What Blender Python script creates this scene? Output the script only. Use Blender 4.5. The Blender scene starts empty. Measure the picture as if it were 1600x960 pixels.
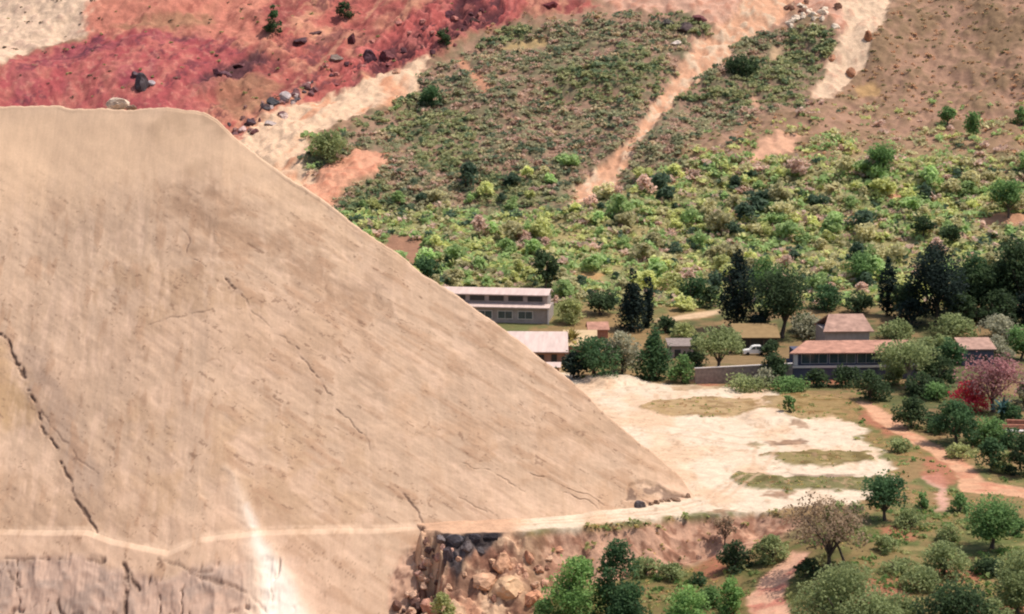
import bpy, math, random
import numpy as np
from mathutils import Vector, Matrix

R = math.radians
rng = np.random.default_rng(7)
random.seed(7)
scene = bpy.context.scene
COL = scene.collection

# ------------------------------------------------------------------ camera
CAM_H, PITCH, HFOV = 66.0, 8.0, 28.0
TH = math.tan(R(HFOV / 2))
cam_d = bpy.data.cameras.new("camera")
cam_d.sensor_width = 36
cam_d.lens = 18 / TH
cam_d.clip_start = 1
cam_d.clip_end = 12000
cam = bpy.data.objects.new("camera", cam_d)
cam.location = (0, 0, CAM_H)
cam.rotation_euler = (R(90 - PITCH), 0, 0)
COL.objects.link(cam)
scene.camera = cam


def ray(px, py):
    cx = (px - 800) / 800 * TH
    cy = (480 - py) / 800 * TH
    cp, sp = math.cos(R(PITCH)), math.sin(R(PITCH))
    return np.array([cx, cp + cy * sp, -sp + cy * cp])


# ------------------------------------------------------------------ light
SUN_EL, SUN_PHI = 64.0, 3.0          # sun to the right of the view, a touch beyond
sd = Vector((math.cos(R(SUN_EL)) * math.cos(R(SUN_PHI)), math.cos(R(SUN_EL)) * math.sin(R(SUN_PHI)), math.sin(R(SUN_EL))))
sun_d = bpy.data.lights.new("sun", "SUN")
sun_d.energy = 4.1
sun_d.angle = R(0.6)
sun_d.color = (1.0, 0.93, 0.86)
sun = bpy.data.objects.new("sun", sun_d)
sun.rotation_euler = sd.to_track_quat("Z", "Y").to_euler()
sun.location = (100, 200, 300)
COL.objects.link(sun)
world = bpy.data.worlds.new("World")
scene.world = world
world.use_nodes = True
wn = world.node_tree
sky = wn.nodes.new("ShaderNodeTexSky")
sky.sky_type = "NISHITA"
sky.sun_disc = False
sky.sun_elevation = R(SUN_EL)
sky.sun_rotation = R(90 - SUN_PHI)
sky.dust_density = 3.0
bg = wn.nodes["Background"]
bg.inputs[1].default_value = 0.15
wn.links.new(sky.outputs[0], bg.inputs[0])
scene.view_settings.view_transform = "Standard"
scene.view_settings.look = "None"
scene.view_settings.exposure = 0
scene.render.engine = "CYCLES"
scene.cycles.filter_width = 2.1
scene.cycles.max_bounces = 5

# ------------------------------------------------------------------ numpy helpers


def _hash(ix, iy, seed):
    h = (ix.astype(np.int64) * 374761393 + iy.astype(np.int64) * 668265263 + seed * 1442695041) & 0xFFFFFFFF
    h = ((h ^ (h >> 13)) * 1274126177) & 0xFFFFFFFF
    return ((h ^ (h >> 16)) & 0xFFFF) / 65535.0


def vnoise(x, y, seed=0):
    x = np.asarray(x, float); y = np.asarray(y, float)
    ix = np.floor(x); iy = np.floor(y)
    fx = x - ix; fy = y - iy
    ux = fx * fx * fx * (fx * (fx * 6 - 15) + 10); uy = fy * fy * fy * (fy * (fy * 6 - 15) + 10)
    a = _hash(ix, iy, seed); b = _hash(ix + 1, iy, seed); c = _hash(ix, iy + 1, seed); d = _hash(ix + 1, iy + 1, seed)
    return (a + (b - a) * ux) * (1 - uy) + (c + (d - c) * ux) * uy


def fbm(x, y, octv=4, seed=0, gain=0.5):
    """about -1 .. 1"""
    s = 0; amp = 1; tot = 0
    x = np.asarray(x, float); y = np.asarray(y, float)
    for o in range(octv):
        s = s + amp * (vnoise(x + 17.3 * o, y - 9.1 * o, seed + o) * 2 - 1)
        tot += amp
        amp *= gain
        x, y = (x * 0.8 - y * 0.6) * 2.03, (x * 0.6 + y * 0.8) * 2.03
    return s / tot * 1.5


def ridged(x, y, octv=4, seed=0):
    s = 0; amp = 1; tot = 0
    for o in range(octv):
        s = s + amp * (1 - np.abs(vnoise(x + 5.3 * o, y + 3.7 * o, seed + o) * 2 - 1))
        tot += amp; amp *= 0.5
        x, y = x * 2.1, y * 2.1
    return s / tot


def sstep(a, b, v):
    t = np.clip((v - a) / (b - a), 0, 1)
    return t * t * (3 - 2 * t)


def lin(c):
    c = np.array(c, float) / 255
    return np.where(c <= 0.04045, c / 12.92, ((c + 0.055) / 1.055) ** 2.4)


def A(r, g, b, E=1.5):
    """albedo whose lit appearance is near the given display colour"""
    return np.clip(lin((r, g, b)) / E, 0.005, 0.85)


def sdist(P, poly, closed=True):
    """signed distance (inside positive) of points P (n,2) to a polygon, or minus the distance to a polyline"""
    poly = np.asarray(poly, float)
    n = len(poly)
    d2 = np.full(len(P), 1e18)
    inside = np.zeros(len(P), bool)
    for i in range(n if closed else n - 1):
        a = poly[i]; b = poly[(i + 1) % n]
        ab = b - a
        t = np.clip(((P - a) @ ab) / max(ab @ ab, 1e-9), 0, 1)
        q = P - a - t[:, None] * ab
        d2 = np.minimum(d2, (q * q).sum(1))
        if closed:
            c = (a[1] > P[:, 1]) != (b[1] > P[:, 1])
            xx = a[0] + (P[:, 1] - a[1]) * ab[0] / (ab[1] if abs(ab[1]) > 1e-12 else 1e-12)
            inside ^= c & (P[:, 0] < xx)
    d = np.sqrt(d2)
    return np.where(inside, d, -d) if closed else -d


def mesh_from(name, V, F, attrs=None, mat=None, smooth=True):
    """V (n,3); F (m,3 or 4) int"""
    me = bpy.data.meshes.new(name)
    V = np.asarray(V, np.float32); F = np.asarray(F, np.int32)
    k = F.shape[1]
    me.vertices.add(len(V)); me.vertices.foreach_set("co", V.ravel())
    me.loops.add(F.size); me.loops.foreach_set("vertex_index", F.ravel())
    me.polygons.add(len(F))
    me.polygons.foreach_set("loop_start", np.arange(0, F.size, k, dtype=np.int32))
    try:
        me.polygons.foreach_set("loop_total", np.full(len(F), k, np.int32))
    except Exception:
        pass
    me.polygons.foreach_set("use_smooth", np.full(len(F), smooth, bool))
    me.update(calc_edges=True)
    if attrs is not None:
        at = me.color_attributes.new("Col", "FLOAT_COLOR", "POINT")
        c = np.ones((len(V), 4), np.float32); c[:, :3] = attrs
        at.data.foreach_set("color", c.ravel())
    if mat: me.materials.append(mat)
    return me


def link(name, me, parent=None):
    o = bpy.data.objects.new(name, me)
    COL.objects.link(o)
    if parent is not None: o.parent = parent
    return o


def tag(o, label=None, cat=None, group=None, kind=None):
    if label: o["label"] = label
    if cat: o["category"] = cat
    if group: o["group"] = group
    if kind: o["kind"] = kind
    return o


def empty(name, loc, rz=0, label=None, cat=None, group=None):
    o = bpy.data.objects.new(name, None)
    o.location = loc; o.rotation_euler = (0, 0, rz)
    o.empty_display_size = 0.3
    COL.objects.link(o)
    return tag(o, label, cat, group)


# ------------------------------------------------------------------ materials
def new_mat(name):
    m = bpy.data.materials.new(name); m.use_nodes = True
    nt = m.node_tree
    b = nt.nodes["Principled BSDF"]
    b.inputs["Specular IOR Level"].default_value = 0.15
    b.inputs["Roughness"].default_value = 0.9
    return m, nt, b


def N(nt, t, **kw):
    n = nt.nodes.new(t)
    for k, v in kw.items(): setattr(n, k, v)
    return n


def noise_fac(nt, scale, detail, lo, hi, stretch=None, rough=0.6):
    tc = N(nt, "ShaderNodeTexCoord")
    src = tc.outputs["Object"]
    if stretch:
        mp = N(nt, "ShaderNodeMapping"); mp.inputs["Scale"].default_value = stretch
        nt.links.new(src, mp.inputs["Vector"]); src = mp.outputs[0]
    nz = N(nt, "ShaderNodeTexNoise"); nz.inputs["Scale"].default_value = scale
    nz.inputs["Detail"].default_value = detail; nz.inputs["Roughness"].default_value = rough
    nt.links.new(src, nz.inputs["Vector"])
    mr = N(nt, "ShaderNodeMapRange")
    mr.inputs["From Min"].default_value = 0.28; mr.inputs["From Max"].default_value = 0.72
    mr.inputs["To Min"].default_value = lo; mr.inputs["To Max"].default_value = hi
    nt.links.new(nz.outputs["Fac"], mr.inputs["Value"])
    return nz, mr.outputs[0]


def mul(nt, col, fac):
    v = N(nt, "ShaderNodeVectorMath", operation="SCALE")
    nt.links.new(col, v.inputs[0]); nt.links.new(fac, v.inputs["Scale"])
    return v.outputs[0]


def bump(nt, b, nz, dist, strength=0.6):
    bp = N(nt, "ShaderNodeBump"); bp.inputs["Distance"].default_value = dist; bp.inputs["Strength"].default_value = strength
    nt.links.new(nz.outputs["Fac"], bp.inputs["Height"]); nt.links.new(bp.outputs[0], b.inputs["Normal"])


def earth_mat(name, s1, r1, s2, r2, bd, stretch=None):
    m, nt, b = new_mat(name)
    at = N(nt, "ShaderNodeAttribute", attribute_name="Col")
    n1, f1 = noise_fac(nt, s1, 6, *r1, stretch=stretch)
    n2, f2 = noise_fac(nt, s2, 4, *r2)
    c = mul(nt, mul(nt, at.outputs["Color"], f1), f2)
    nt.links.new(c, b.inputs["Base Color"])
    bump(nt, b, n1, bd)
    return m


M_EARTH = earth_mat("earth", 0.45, (0.82, 1.18), 2.6, (0.84, 1.16), 0.5)
M_CLIFF = earth_mat("tan_rock", 0.9, (0.94, 1.06), 3.2, (0.95, 1.05), 0.07, stretch=(1.5, 0.35, 0.35))


def flat_mat(name, col, rough=0.85, s=1.5, amp=0.15, stretch=None, bd=0.0, objcol=False, spec=0.15, metal=0.0):
    m, nt, b = new_mat(name)
    rgb = N(nt, "ShaderNodeRGB"); rgb.outputs[0].default_value = (*col, 1)
    c = rgb.outputs[0]
    if objcol:
        oi = N(nt, "ShaderNodeObjectInfo")
        c = oi.outputs["Color"]
    nz, f = noise_fac(nt, s, 5, 1 - amp, 1 + amp, stretch=stretch)
    nt.links.new(mul(nt, c, f), b.inputs["Base Color"])
    b.inputs["Roughness"].default_value = rough
    b.inputs["Specular IOR Level"].default_value = spec
    b.inputs["Metallic"].default_value = metal
    if bd: bump(nt, b, nz, bd)
    return m


def leaf_mat(name):
    m, nt, b = new_mat(name)
    at = N(nt, "ShaderNodeAttribute", attribute_name="Col")
    oi = N(nt, "ShaderNodeObjectInfo")
    mx = N(nt, "ShaderNodeVectorMath", operation="MULTIPLY")
    nt.links.new(at.outputs["Color"], mx.inputs[0]); nt.links.new(oi.outputs["Color"], mx.inputs[1])
    nt.links.new(mx.outputs[0], b.inputs["Base Color"])
    b.inputs["Roughness"].default_value = 0.7
    tr = N(nt, "ShaderNodeBsdfTranslucent"); nt.links.new(mx.outputs[0], tr.inputs["Color"])
    ms = N(nt, "ShaderNodeMixShader"); ms.inputs[0].default_value = 0.5
    out = nt.nodes["Material Output"]
    nt.links.new(b.outputs[0], ms.inputs[1]); nt.links.new(tr.outputs[0], ms.inputs[2]); nt.links.new(ms.outputs[0], out.inputs[0])
    return m


M_LEAF = leaf_mat("leaves")
M_BARK = flat_mat("bark", (0.10, 0.075, 0.06), s=4, amp=0.3, stretch=(1, 1, 0.2), bd=0.05)
M_BARKG = flat_mat("grey_bark", (0.24, 0.21, 0.19), s=4, amp=0.3, stretch=(1, 1, 0.2), bd=0.05)
M_ROCK = flat_mat("broken_rock", (1, 1, 1), s=2.6, amp=0.38, bd=0.35, objcol=True)

# ------------------------------------------------------------------ base terrain
prof_y = np.array([0, 420, 470, 500, 535, 570, 620, 700, 800, 950, 1200, 8000])
prof_z = np.array([0, 0, 4.5, 12, 22, 36, 60, 102, 160, 215, 235, 240.0])


def at_plane(px, py, z=0.0):
    d = ray(px, py)
    t = (z - CAM_H) / d[2]
    return np.array([d[0] * t, d[1] * t])


# cliff foot and outer edge of the track, in world metres
foot_px = [(-160, 826), (0, 826), (180, 832), (300, 834), (420, 830), (600, 823), (700, 816), (800, 811), (900, 803), (1000, 793), (1085, 776), (1130, 762)]
foot = np.array([at_plane(*p) for p in foot_px])
edge_px = [(560, 838), (640, 835), (690, 834), (790, 833), (900, 823), (1000, 813), (1100, 802), (1180, 800), (1260, 806)]
edge = np.array([at_plane(*p) for p in edge_px])


def y_foot(x): return np.interp(x, foot[:, 0], foot[:, 1])


def zb(x, y):
    x = np.asarray(x, float); y = np.asarray(y, float)
    yy = y + 10 * fbm(x / 60, y / 60, 2, 3) * sstep(440, 520, y) + 0.05 * x
    z = np.interp(yy, prof_y, prof_z)
    rise = sstep(470, 540, y)
    z = z + rise * (2.2 * fbm(x / 26, y / 26, 3, 11))
    # the cut bank in front of the track, and the lower ground before it
    ye = np.interp(x, edge[:, 0], edge[:, 1]) + np.interp(x + 1.5 * fbm(x / 2, y / 2, 3, 23), [-18, -9.5], [16, 0])
    drop = np.interp(x, [-60, -16, -11, -2, 6, 24, 33, 42], [15, 15, 12, 10.5, 6.6, 5.2, 3.0, 0.0])
    wv = 0.8 * fbm(x / 3.0, y / 5.0, 3, 21)
    k = np.clip((ye + wv - y) / np.maximum(drop * 0.85, 1.5), 0, 1)
    z = z - drop * k ** 0.85
    z = z - 0.045 * np.clip(262 - y, 0, 400) * sstep(4, 30, x)
    return z


TT = np.concatenate([np.arange(150, 700, 0.7), np.arange(700, 1500, 4)])


def G(px, py):
    d = ray(px, py)
    d = d / d[1]
    x = d[0] * TT; y = TT; z = CAM_H + d[2] * TT
    dz = z - zb(x, y)
    i = int(np.argmax(dz < 0))
    if dz[i] >= 0 or i == 0: i = len(TT) - 1
    f = dz[i - 1] / (dz[i - 1] - dz[i] + 1e-9)
    t = TT[i - 1] + f * (TT[i] - TT[i - 1])
    return np.array([d[0] * t, t])


def ppm(y, z=0.0):
    """photo pixels (1600 wide) per metre at ground distance y"""
    dist = y * math.cos(R(PITCH)) + (CAM_H - z) * math.sin(R(PITCH))
    return 800 / (TH * dist)


# terrain grid: rows in distance, columns fanning out from the camera's foot
ty = np.concatenate([np.arange(120, 215, 1.5), np.arange(215, 246, 0.36), np.arange(246, 271, 0.13), np.arange(271, 430, 0.36), np.arange(430, 700, 0.62), np.arange(700, 820, 2.0), [850, 900, 1000, 1200, 1600, 2500, 4000, 7900]])
tt = np.concatenate([[-3, -1.6, -0.9, -0.6, -0.45, -0.38], np.linspace(-0.33, 0.33, 820), [0.38, 0.45, 0.6, 0.9, 1.6, 3]])
YY, T2 = np.meshgrid(ty, tt, indexing="ij")
XX = T2 * YY
nr, nc = YY.shape
X = XX.ravel(); Y = YY.ravel()
Z = zb(X, Y)
P = np.stack([X, Y], 1)
wx = fbm(X / 5, Y / 5, 4, 31); wy = fbm(X / 5, Y / 5, 4, 37)
wfx = fbm(X / 1.4, Y / 1.4, 3, 41); wfy = fbm(X / 1.4, Y / 1.4, 3, 47)


def mask(pts, feather=1.0, warp=1.5, fine=0.5, world_pts=None):
    poly = np.array([G(*p) for p in pts]) if world_pts is None else np.asarray(world_pts)
    lo = poly.min(0) - 8; hi = poly.max(0) + 8
    idx = np.where((X > lo[0]) & (X < hi[0]) & (Y > lo[1]) & (Y < hi[1]))[0]
    m = np.zeros(len(X))
    if len(idx) == 0: return m
    Q = P[idx] + np.stack([wx[idx], wy[idx]], 1) * warp + np.stack([wfx[idx], wfy[idx]], 1) * fine
    m[idx] = sstep(-feather, feather, sdist(Q, poly))
    return m


n_big = fbm(X / 40, Y / 40, 3, 51)
n_mid = fbm(X / 9, Y / 9, 4, 53)
n_sm = fbm(X / 2.2, Y / 2.2, 4, 57)

C = np.zeros((len(X), 3))


def paint(m, col, s=1.0):
    global C
    m = (m * s)[:, None]
    C = C * (1 - m) + np.asarray(col) * m


def blend(a, b, f): return np.asarray(a)[None] * (1 - f[:, None]) + np.asarray(b)[None] * f[:, None]


# flat country: dry grass and green weeds
C = blend(A(164, 134, 92), A(122, 122, 74), sstep(-0.35, 0.5, n_mid + 0.5 * n_sm))
# green belt at the foot of the hill
belt = sstep(440, 480, Y)
C = C * (1 - belt[:, None]) + blend(A(178, 160, 112), A(144, 148, 96), sstep(-0.4, 0.5, n_mid + 0.4 * n_sm)) * belt[:, None]
# dry brown slope
up = sstep(528, 562, Y + 14 * n_mid + 8 * n_big)
C = C * (1 - up[:, None]) + blend(A(184, 144, 118), A(158, 128, 98), sstep(-0.5, 0.6, n_mid * 0.7 + n_sm * 0.6)) * up[:, None]

m_scrub = mask([(470, 330), (480, 260), (560, 190), (640, 150), (700, 90), (800, 40), (1000, 20), (1100, 20), (1190, 40), (1310, 40), (1270, 160), (1150, 200), (1050, 260), (900, 330), (700, 340), (560, 350)], 5, 4)
paint(m_scrub, blend(A(166, 134, 112), A(136, 128, 98), sstep(-0.3, 0.4, n_sm + 0.6 * n_mid)), 0.85)
m_scar1 = mask([(370, 225), (400, 190), (440, 172), (520, 148), (600, 110), (668, 88), (655, 140), (600, 168), (530, 188), (482, 215), (472, 262), (500, 285), (470, 300)], 1.2, 2.2, 0.8)
m_scar2 = mask([(470, 300), (510, 262), (558, 232), (602, 242), (596, 272), (545, 292), (515, 322)], 1.2, 2.0, 0.8)
m_red = mask([(-150, 185), (-150, 140), (0, 104), (70, 82), (130, 60), (150, -30), (960, -30), (930, 8), (860, 18), (760, 36), (690, 80), (640, 96), (520, 150), (430, 185), (385, 225), (330, 300), (-150, 300)], 2, 3, 1)
m_crimson = mask([(-150, 200), (-150, 140), (0, 104), (70, 82), (130, 62), (260, 45), (340, 55), (380, 80), (330, 120), (320, 160), (330, 300), (-150, 300)], 2.5, 3, 1)
m_dark = mask([(510, 140), (540, 90), (600, 50), (680, 15), (730, -20), (860, -20), (800, 30), (700, 60), (660, 92), (590, 110), (540, 140)], 2.5, 3, 1)
m_dark2 = mask([(310, 130), (340, 100), (400, 80), (430, 90), (380, 120), (330, 150)], 1.5, 2, 1)
diag = X * 0.5 + (Y - 600) * 0.87
crossd = X * 0.87 - (Y - 600) * 0.5
strata = ridged(crossd / 6.5 + 0.4 * wx, diag / 26, 4, 81)
strata2 = ridged(crossd / 3.2 + 0.5 * wfx + 0.5 * wx, diag / 13, 4, 83)
m_orange = mask([(150, -30), (330, -30), (420, -20), (400, 70), (360, 60), (250, 40), (130, 55)], 2.5, 3, 1)
m_cream0 = mask([(-160, 130), (-160, -30), (158, -30), (135, 45), (60, 78), (-10, 100)], 2, 3, 1)
chips = fbm(X / 1.3 + 0.4 * Y, Y / 2.2, 4, 95)
m_strip = mask([(170, 40), (330, 22), (335, 38), (250, 42)], 1.5, 2)

paint(m_red, blend(A(196, 108, 96), A(214, 146, 118), sstep(-0.4, 0.5, n_mid)))
paint(m_red * sstep(0.62, 0.45, strata), A(150, 78, 76), 0.55)
paint(m_crimson, blend(A(182, 90, 90), A(206, 120, 108), sstep(-0.4, 0.8, fbm(X / 4, Y / 9, 5, 86) + 0.4 * n_mid)))
paint(m_crimson * sstep(0.1, 0.7, fbm(X / 7, Y / 20, 4, 85)), A(158, 74, 88), 0.55)
pale_st = fbm(crossd / 3.0 + 0.6 * wx, diag / 18, 4, 97)
paint(np.clip(m_red - m_crimson * 0.8, 0, 1) * sstep(0.28, 0.6, pale_st), A(234, 172, 136), 0.6)
paint(m_crimson * sstep(0.48, 0.38, strata2), A(120, 60, 74), 0.6)
m_ridge = mask([(60, 92), (130, 68), (200, 58), (262, 44), (340, 46), (330, 58), (262, 60), (200, 76), (130, 86), (70, 104)], 1.2, 3, 1.5)
paint(m_ridge, blend(A(104, 56, 70), A(176, 92, 96), sstep(0.45, 0.75, strata2)), 0.7)
paint(m_red * sstep(0.35, 0.7, chips), A(150, 84, 82), 0.4)
paint(m_red * sstep(0.4, 0.75, -chips), A(228, 158, 136), 0.45)
paint(m_orange, A(222, 144, 120), 0.8)
paint(m_orange * sstep(0.46, 0.38, strata2), A(180, 100, 84), 0.5)
paint(m_strip, A(160, 130, 95), 0.6)
paint(m_dark, blend(A(104, 54, 60), A(196, 98, 92), sstep(0.45, 0.8, strata + 0.12 * n_sm)), 0.95)
paint(m_dark * sstep(0.5, 0.42, strata2), A(64, 42, 50), 0.95)
paint(m_dark * sstep(0.74, 0.82, strata2), A(220, 130, 118), 0.7)
paint(np.clip(m_red - m_crimson * 0.7 - m_orange * 0.8, 0, 1) * sstep(0.48, 0.4, strata2), A(120, 70, 72), 0.7)
paint(m_dark2, blend(A(104, 66, 72), A(176, 106, 96), sstep(0.4, 0.8, strata + 0.15 * n_sm)), 0.9)
paint(m_cream0, blend(A(242, 208, 176), A(222, 186, 160), sstep(-0.1, 0.8, n_sm)))
m_grassy = mask([(330, 160), (340, 130), (400, 115), (440, 130), (420, 165), (370, 190)], 2, 2)
paint(m_grassy, A(168, 128, 96), 0.6)
paint(m_scar1, blend(A(246, 208, 172), A(232, 168, 130), sstep(0.0, 0.8, fbm(crossd / 4, diag / 9, 4, 98))))
paint(m_scar2, blend(A(236, 172, 138), A(222, 150, 118), sstep(-0.2, 0.7, n_sm)))

# long slides and bare patches on the scrub slope
m_sl = mask([(1250, -25), (1235, 15), (1160, 70), (1090, 125), (1045, 170), (1012, 208), (985, 250), (948, 300), (888, 322), (905, 288), (948, 248), (990, 210), (1020, 170), (1040, 130), (1075, 90), (1090, 60), (1150, 15), (1180, -25)], 0.9, 1.2, 0.8)
m_top = mask([(930, -25), (950, 12), (1060, 22), (1110, 40), (1085, 68), (1160, 62), (1250, 10), (1300, 40), (1340, 70), (1400, -25)], 1.5, 2.5, 1)
m_sl2 = mask([(1310, -25), (1320, 40), (1295, 90), (1272, 138), (1272, 155), (1296, 150), (1345, 118), (1358, 70), (1382, 30), (1400, -25)], 0.8, 1.3, 0.8)
paint(m_top, blend(A(236, 186, 158), A(220, 158, 130), sstep(-0.3, 0.6, n_sm)), 0.95)
paint(m_sl, blend(A(232, 178, 142), A(240, 206, 172), sstep(0.0, 0.6, n_sm)))
paint(m_sl2, blend(A(242, 208, 174), A(226, 180, 150), sstep(0.2, 0.8, n_sm)))
bare = []
for pts, col in [
    ([(1165, 250), (1185, 222), (1210, 208), (1252, 214), (1240, 240), (1200, 246), (1160, 262)], (236, 182, 148)),
    ([(1195, 98), (1208, 76), (1226, 70), (1218, 92)], (212, 178, 140)),
    ([(1170, 146), (1182, 150), (1194, 172), (1186, 174)], (222, 172, 140)),
    ([(708, 92), (722, 88), (770, 138), (760, 148), (742, 132)], (222, 160, 126)),
    ([(1365, 292), (1385, 288), (1415, 312), (1400, 320)], (220, 158, 130)),
    ([(1520, 345), (1560, 332), (1610, 338), (1610, 356), (1560, 356)], (206, 150, 118)),
    ([(590, 395), (610, 368), (650, 372), (690, 400), (640, 415)], (178, 128, 104)),
    ([(860, 70), (780, 80), (800, 68), (850, 60)], (200, 170, 120)),
    ([(1340, 140), (1360, 130), (1378, 136), (1374, 150), (1340, 150)], (200, 160, 110)),
    ([(890, 432), (910, 424), (945, 426), (940, 438), (900, 440)], (205, 160, 110)),
]:
    m = mask(pts, 0.8, 1.0, 0.6); bare.append(m)
    paint(m, A(*col), 0.9)

# the plain: pale lot, paths
m_lot = mask([(870, 575), (905, 594), (935, 590), (960, 586), (1005, 598), (1090, 602), (1190, 606), (1230, 622), (1190, 642), (1300, 650), (1345, 668), (1352, 690), (1398, 728), (1400, 745), (1360, 770), (1330, 790), (1240, 792), (1216, 800), (1100, 806), (1000, 816), (900, 826), (780, 836), (680, 836), (600, 832), (640, 800), (760, 780), (960, 760), (980, 700), (880, 610)], 0.9, 1.3, 0.9)
paint(m_lot, blend(A(250, 226, 196, 1.55), A(244, 208, 172, 1.55), sstep(-0.2, 0.7, fbm(X / 6, Y / 14, 4, 71))))
lot_strips = []
for pts, col, s in [
    ([(1000, 640), (1020, 628), (1090, 622), (1180, 624), (1192, 640), (1150, 652), (1060, 652)], (190, 158, 110), 0.9),
    ([(1185, 622), (1250, 614), (1330, 626), (1330, 652), (1240, 658), (1195, 640)], (176, 146, 98), 0.9),
    ([(1190, 712), (1230, 706), (1300, 704), (1360, 708), (1370, 722), (1300, 728), (1215, 726)], (152, 134, 84), 0.95),
    ([(1138, 748), (1150, 738), (1240, 748), (1370, 744), (1392, 756), (1350, 768), (1230, 768), (1160, 762)], (128, 122, 74), 0.95),
    ([(1158, 694), (1180, 690), (1200, 696), (1180, 702)], (176, 158, 118), 0.8),
    ([(1205, 690), (1260, 686), (1262, 694), (1210, 698)], (150, 112, 84), 0.8),
    ([(1235, 662), (1262, 664), (1270, 672), (1240, 670)], (170, 130, 100), 0.7),
    ([(1230, 738), (1300, 742), (1330, 738), (1320, 748), (1240, 746)], (172, 142, 122), 0.8),
    ([(1180, 770), (1240, 768), (1240, 776), (1186, 776)], (172, 130, 100), 0.8),
    ([(1100, 800), (1150, 795), (1155, 802), (1110, 806)], (160, 125, 90), 0.8),
    ([(1050, 604), (1120, 600), (1130, 606), (1060, 610)], (200, 165, 125), 0.7),
]:
    m = mask(pts, 0.5, 1.0, 1.0); lot_strips.append(m)
    paint(m, blend(A(*col), A(*[max(20, v - 34) for v in col]), sstep(0, 0.6, n_sm)), s)
grit = fbm(X / 1.1, Y / 3.2, 4, 73)
paint(m_lot * sstep(0.45, 0.8, grit) * sstep(5, 25, X) , A(206, 166, 132), 0.5)
for pts in [[(1000, 660), (1100, 672), (1200, 690), (1215, 700), (1190, 740), (1130, 780)], [(990, 672), (1090, 684), (1180, 698), (1175, 735), (1110, 780)], [(700, 826), (900, 815), (1040, 802), (1110, 785), (1140, 760)], [(700, 822), (900, 810), (1040, 797), (1100, 780), (1128, 758)]]:
    d = -sdist(P + np.stack([wfx, wfy], 1) * 0.15, np.array([G(*p) for p in pts]), closed=False)
    paint(m_lot * sstep(0.5, 0.15, d), A(228, 190, 156), 0.55)
paint(m_lot * sstep(0.5, 0.75, fbm(X / 0.5, Y / 1.2, 3, 74)) * sstep(-0.2, 0.5, n_mid), A(176, 140, 112), 0.45)
# reddish ground on the lower right
m_redg = np.maximum.reduce([mask(p, 1.0, 1.0, 0.7) for p in [
    [(1440, 742), (1450, 715), (1490, 716), (1510, 750), (1470, 762)], [(1340, 640), (1370, 650), (1410, 680), (1390, 684), (1350, 660)],
    [(1380, 820), (1420, 826), (1420, 845), (1370, 840)], [(1400, 905), (1480, 885), (1550, 896), (1540, 912), (1420, 915)], [(1330, 915), (1400, 900), (1420, 940), (1380, 965), (1340, 960)],
    [(1080, 890), (1110, 870), (1130, 890), (1110, 910)], [(1530, 945), (1600, 935), (1610, 965), (1540, 965)], [(1085, 588), (1130, 584), (1125, 602), (1085, 604)], [(1270, 590), (1330, 592), (1310, 602), (1270, 600)]]])
m_pale = mask([(1440, 745), (1465, 738), (1478, 752), (1475, 800), (1462, 800), (1462, 765)], 0.5, 0.6, 0.4)
paint(m_pale, A(232, 180, 156), 0.9)
m_tan = mask([(1340, 615), (1395, 640), (1440, 690), (1480, 720), (1430, 716), (1400, 722), (1355, 690), (1350, 668), (1300, 645)], 1.0, 0.8, 0.5)
paint(m_tan, blend(A(166, 132, 88), A(128, 124, 72), sstep(-0.3, 0.5, n_sm)), 0.8)
m_road = mask([(1338, 626), (1362, 628), (1395, 652), (1430, 676), (1484, 705), (1514, 724), (1538, 750), (1600, 762), (1660, 769), (1660, 788), (1590, 776), (1540, 771), (1500, 768), (1500, 752), (1480, 724), (1430, 694), (1385, 668), (1358, 650)], 0.45, 0.4, 0.3)
paint(m_road, blend(A(232, 178, 140), A(220, 156, 122), sstep(0, 0.7, n_sm)))
m_path = mask([(1398, 854), (1480, 856), (1600, 850), (1660, 852), (1660, 857), (1600, 855), (1480, 861), (1400, 860)], 0.3, 0.3, 0.2)
paint(m_path, A(196, 178, 120), 0.85)
m_path2 = mask([(1028, 499), (1080, 490), (1125, 484), (1128, 492), (1080, 498), (1030, 506)], 0.8, 0.5, 0.3)
paint(m_path2, A(236, 200, 160), 0.95)
m_yellow = mask([(1160, 505), (1212, 503), (1214, 520), (1160, 522)], 0.8, 0.5)
paint(m_yellow, A(206, 172, 100), 0.9)
m_yard = mask([(1030, 510), (1150, 490), (1340, 470), (1640, 480), (1640, 690), (1480, 690), (1400, 628), (1250, 604), (1060, 600)], 3, 2)
paint(m_yard * (1 - m_road), blend(A(150, 124, 88), A(96, 98, 62), sstep(-0.4, 0.3, n_mid + 0.5 * n_sm)), 0.75)
m_court = mask([(890, 585), (1090, 575), (1240, 575), (1260, 596), (1090, 600), (960, 594)], 0.8, 0.8)
# the cut bank
paint(sstep(3, -1, X) * sstep(290, 284, Y), A(226, 182, 148))
ye_ = np.interp(X, edge[:, 0], edge[:, 1]) + np.interp(X + 1.5 * fbm(X / 2, Y / 2, 3, 23), [-18, -9.5], [16, 0])
slope_m = sstep(0.0, 0.8, ye_ + 0.8 * fbm(X / 3.0, Y / 5.0, 3, 21) - Y)
bank = slope_m * sstep(0, 1.5, 14 - (ye_ - Y)) * sstep(45, 36, X) * sstep(-30, -26, X)
bankR = bank * sstep(-1, 6, X) * sstep(8.0, 5.0, ye_ - Y)
bankL = bank * sstep(6, -1, X)
paint(bankL, blend(A(244, 202, 164), A(216, 160, 128), sstep(-0.2, 0.6, n_sm + 0.5 * n_mid)))
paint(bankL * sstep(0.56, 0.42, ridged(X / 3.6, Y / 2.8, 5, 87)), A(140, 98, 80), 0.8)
paint(bankL * sstep(0.15, 0.6, fbm(X / 0.9, Y / 0.7, 3, 79)), A(120, 80, 66), 0.7)
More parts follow.
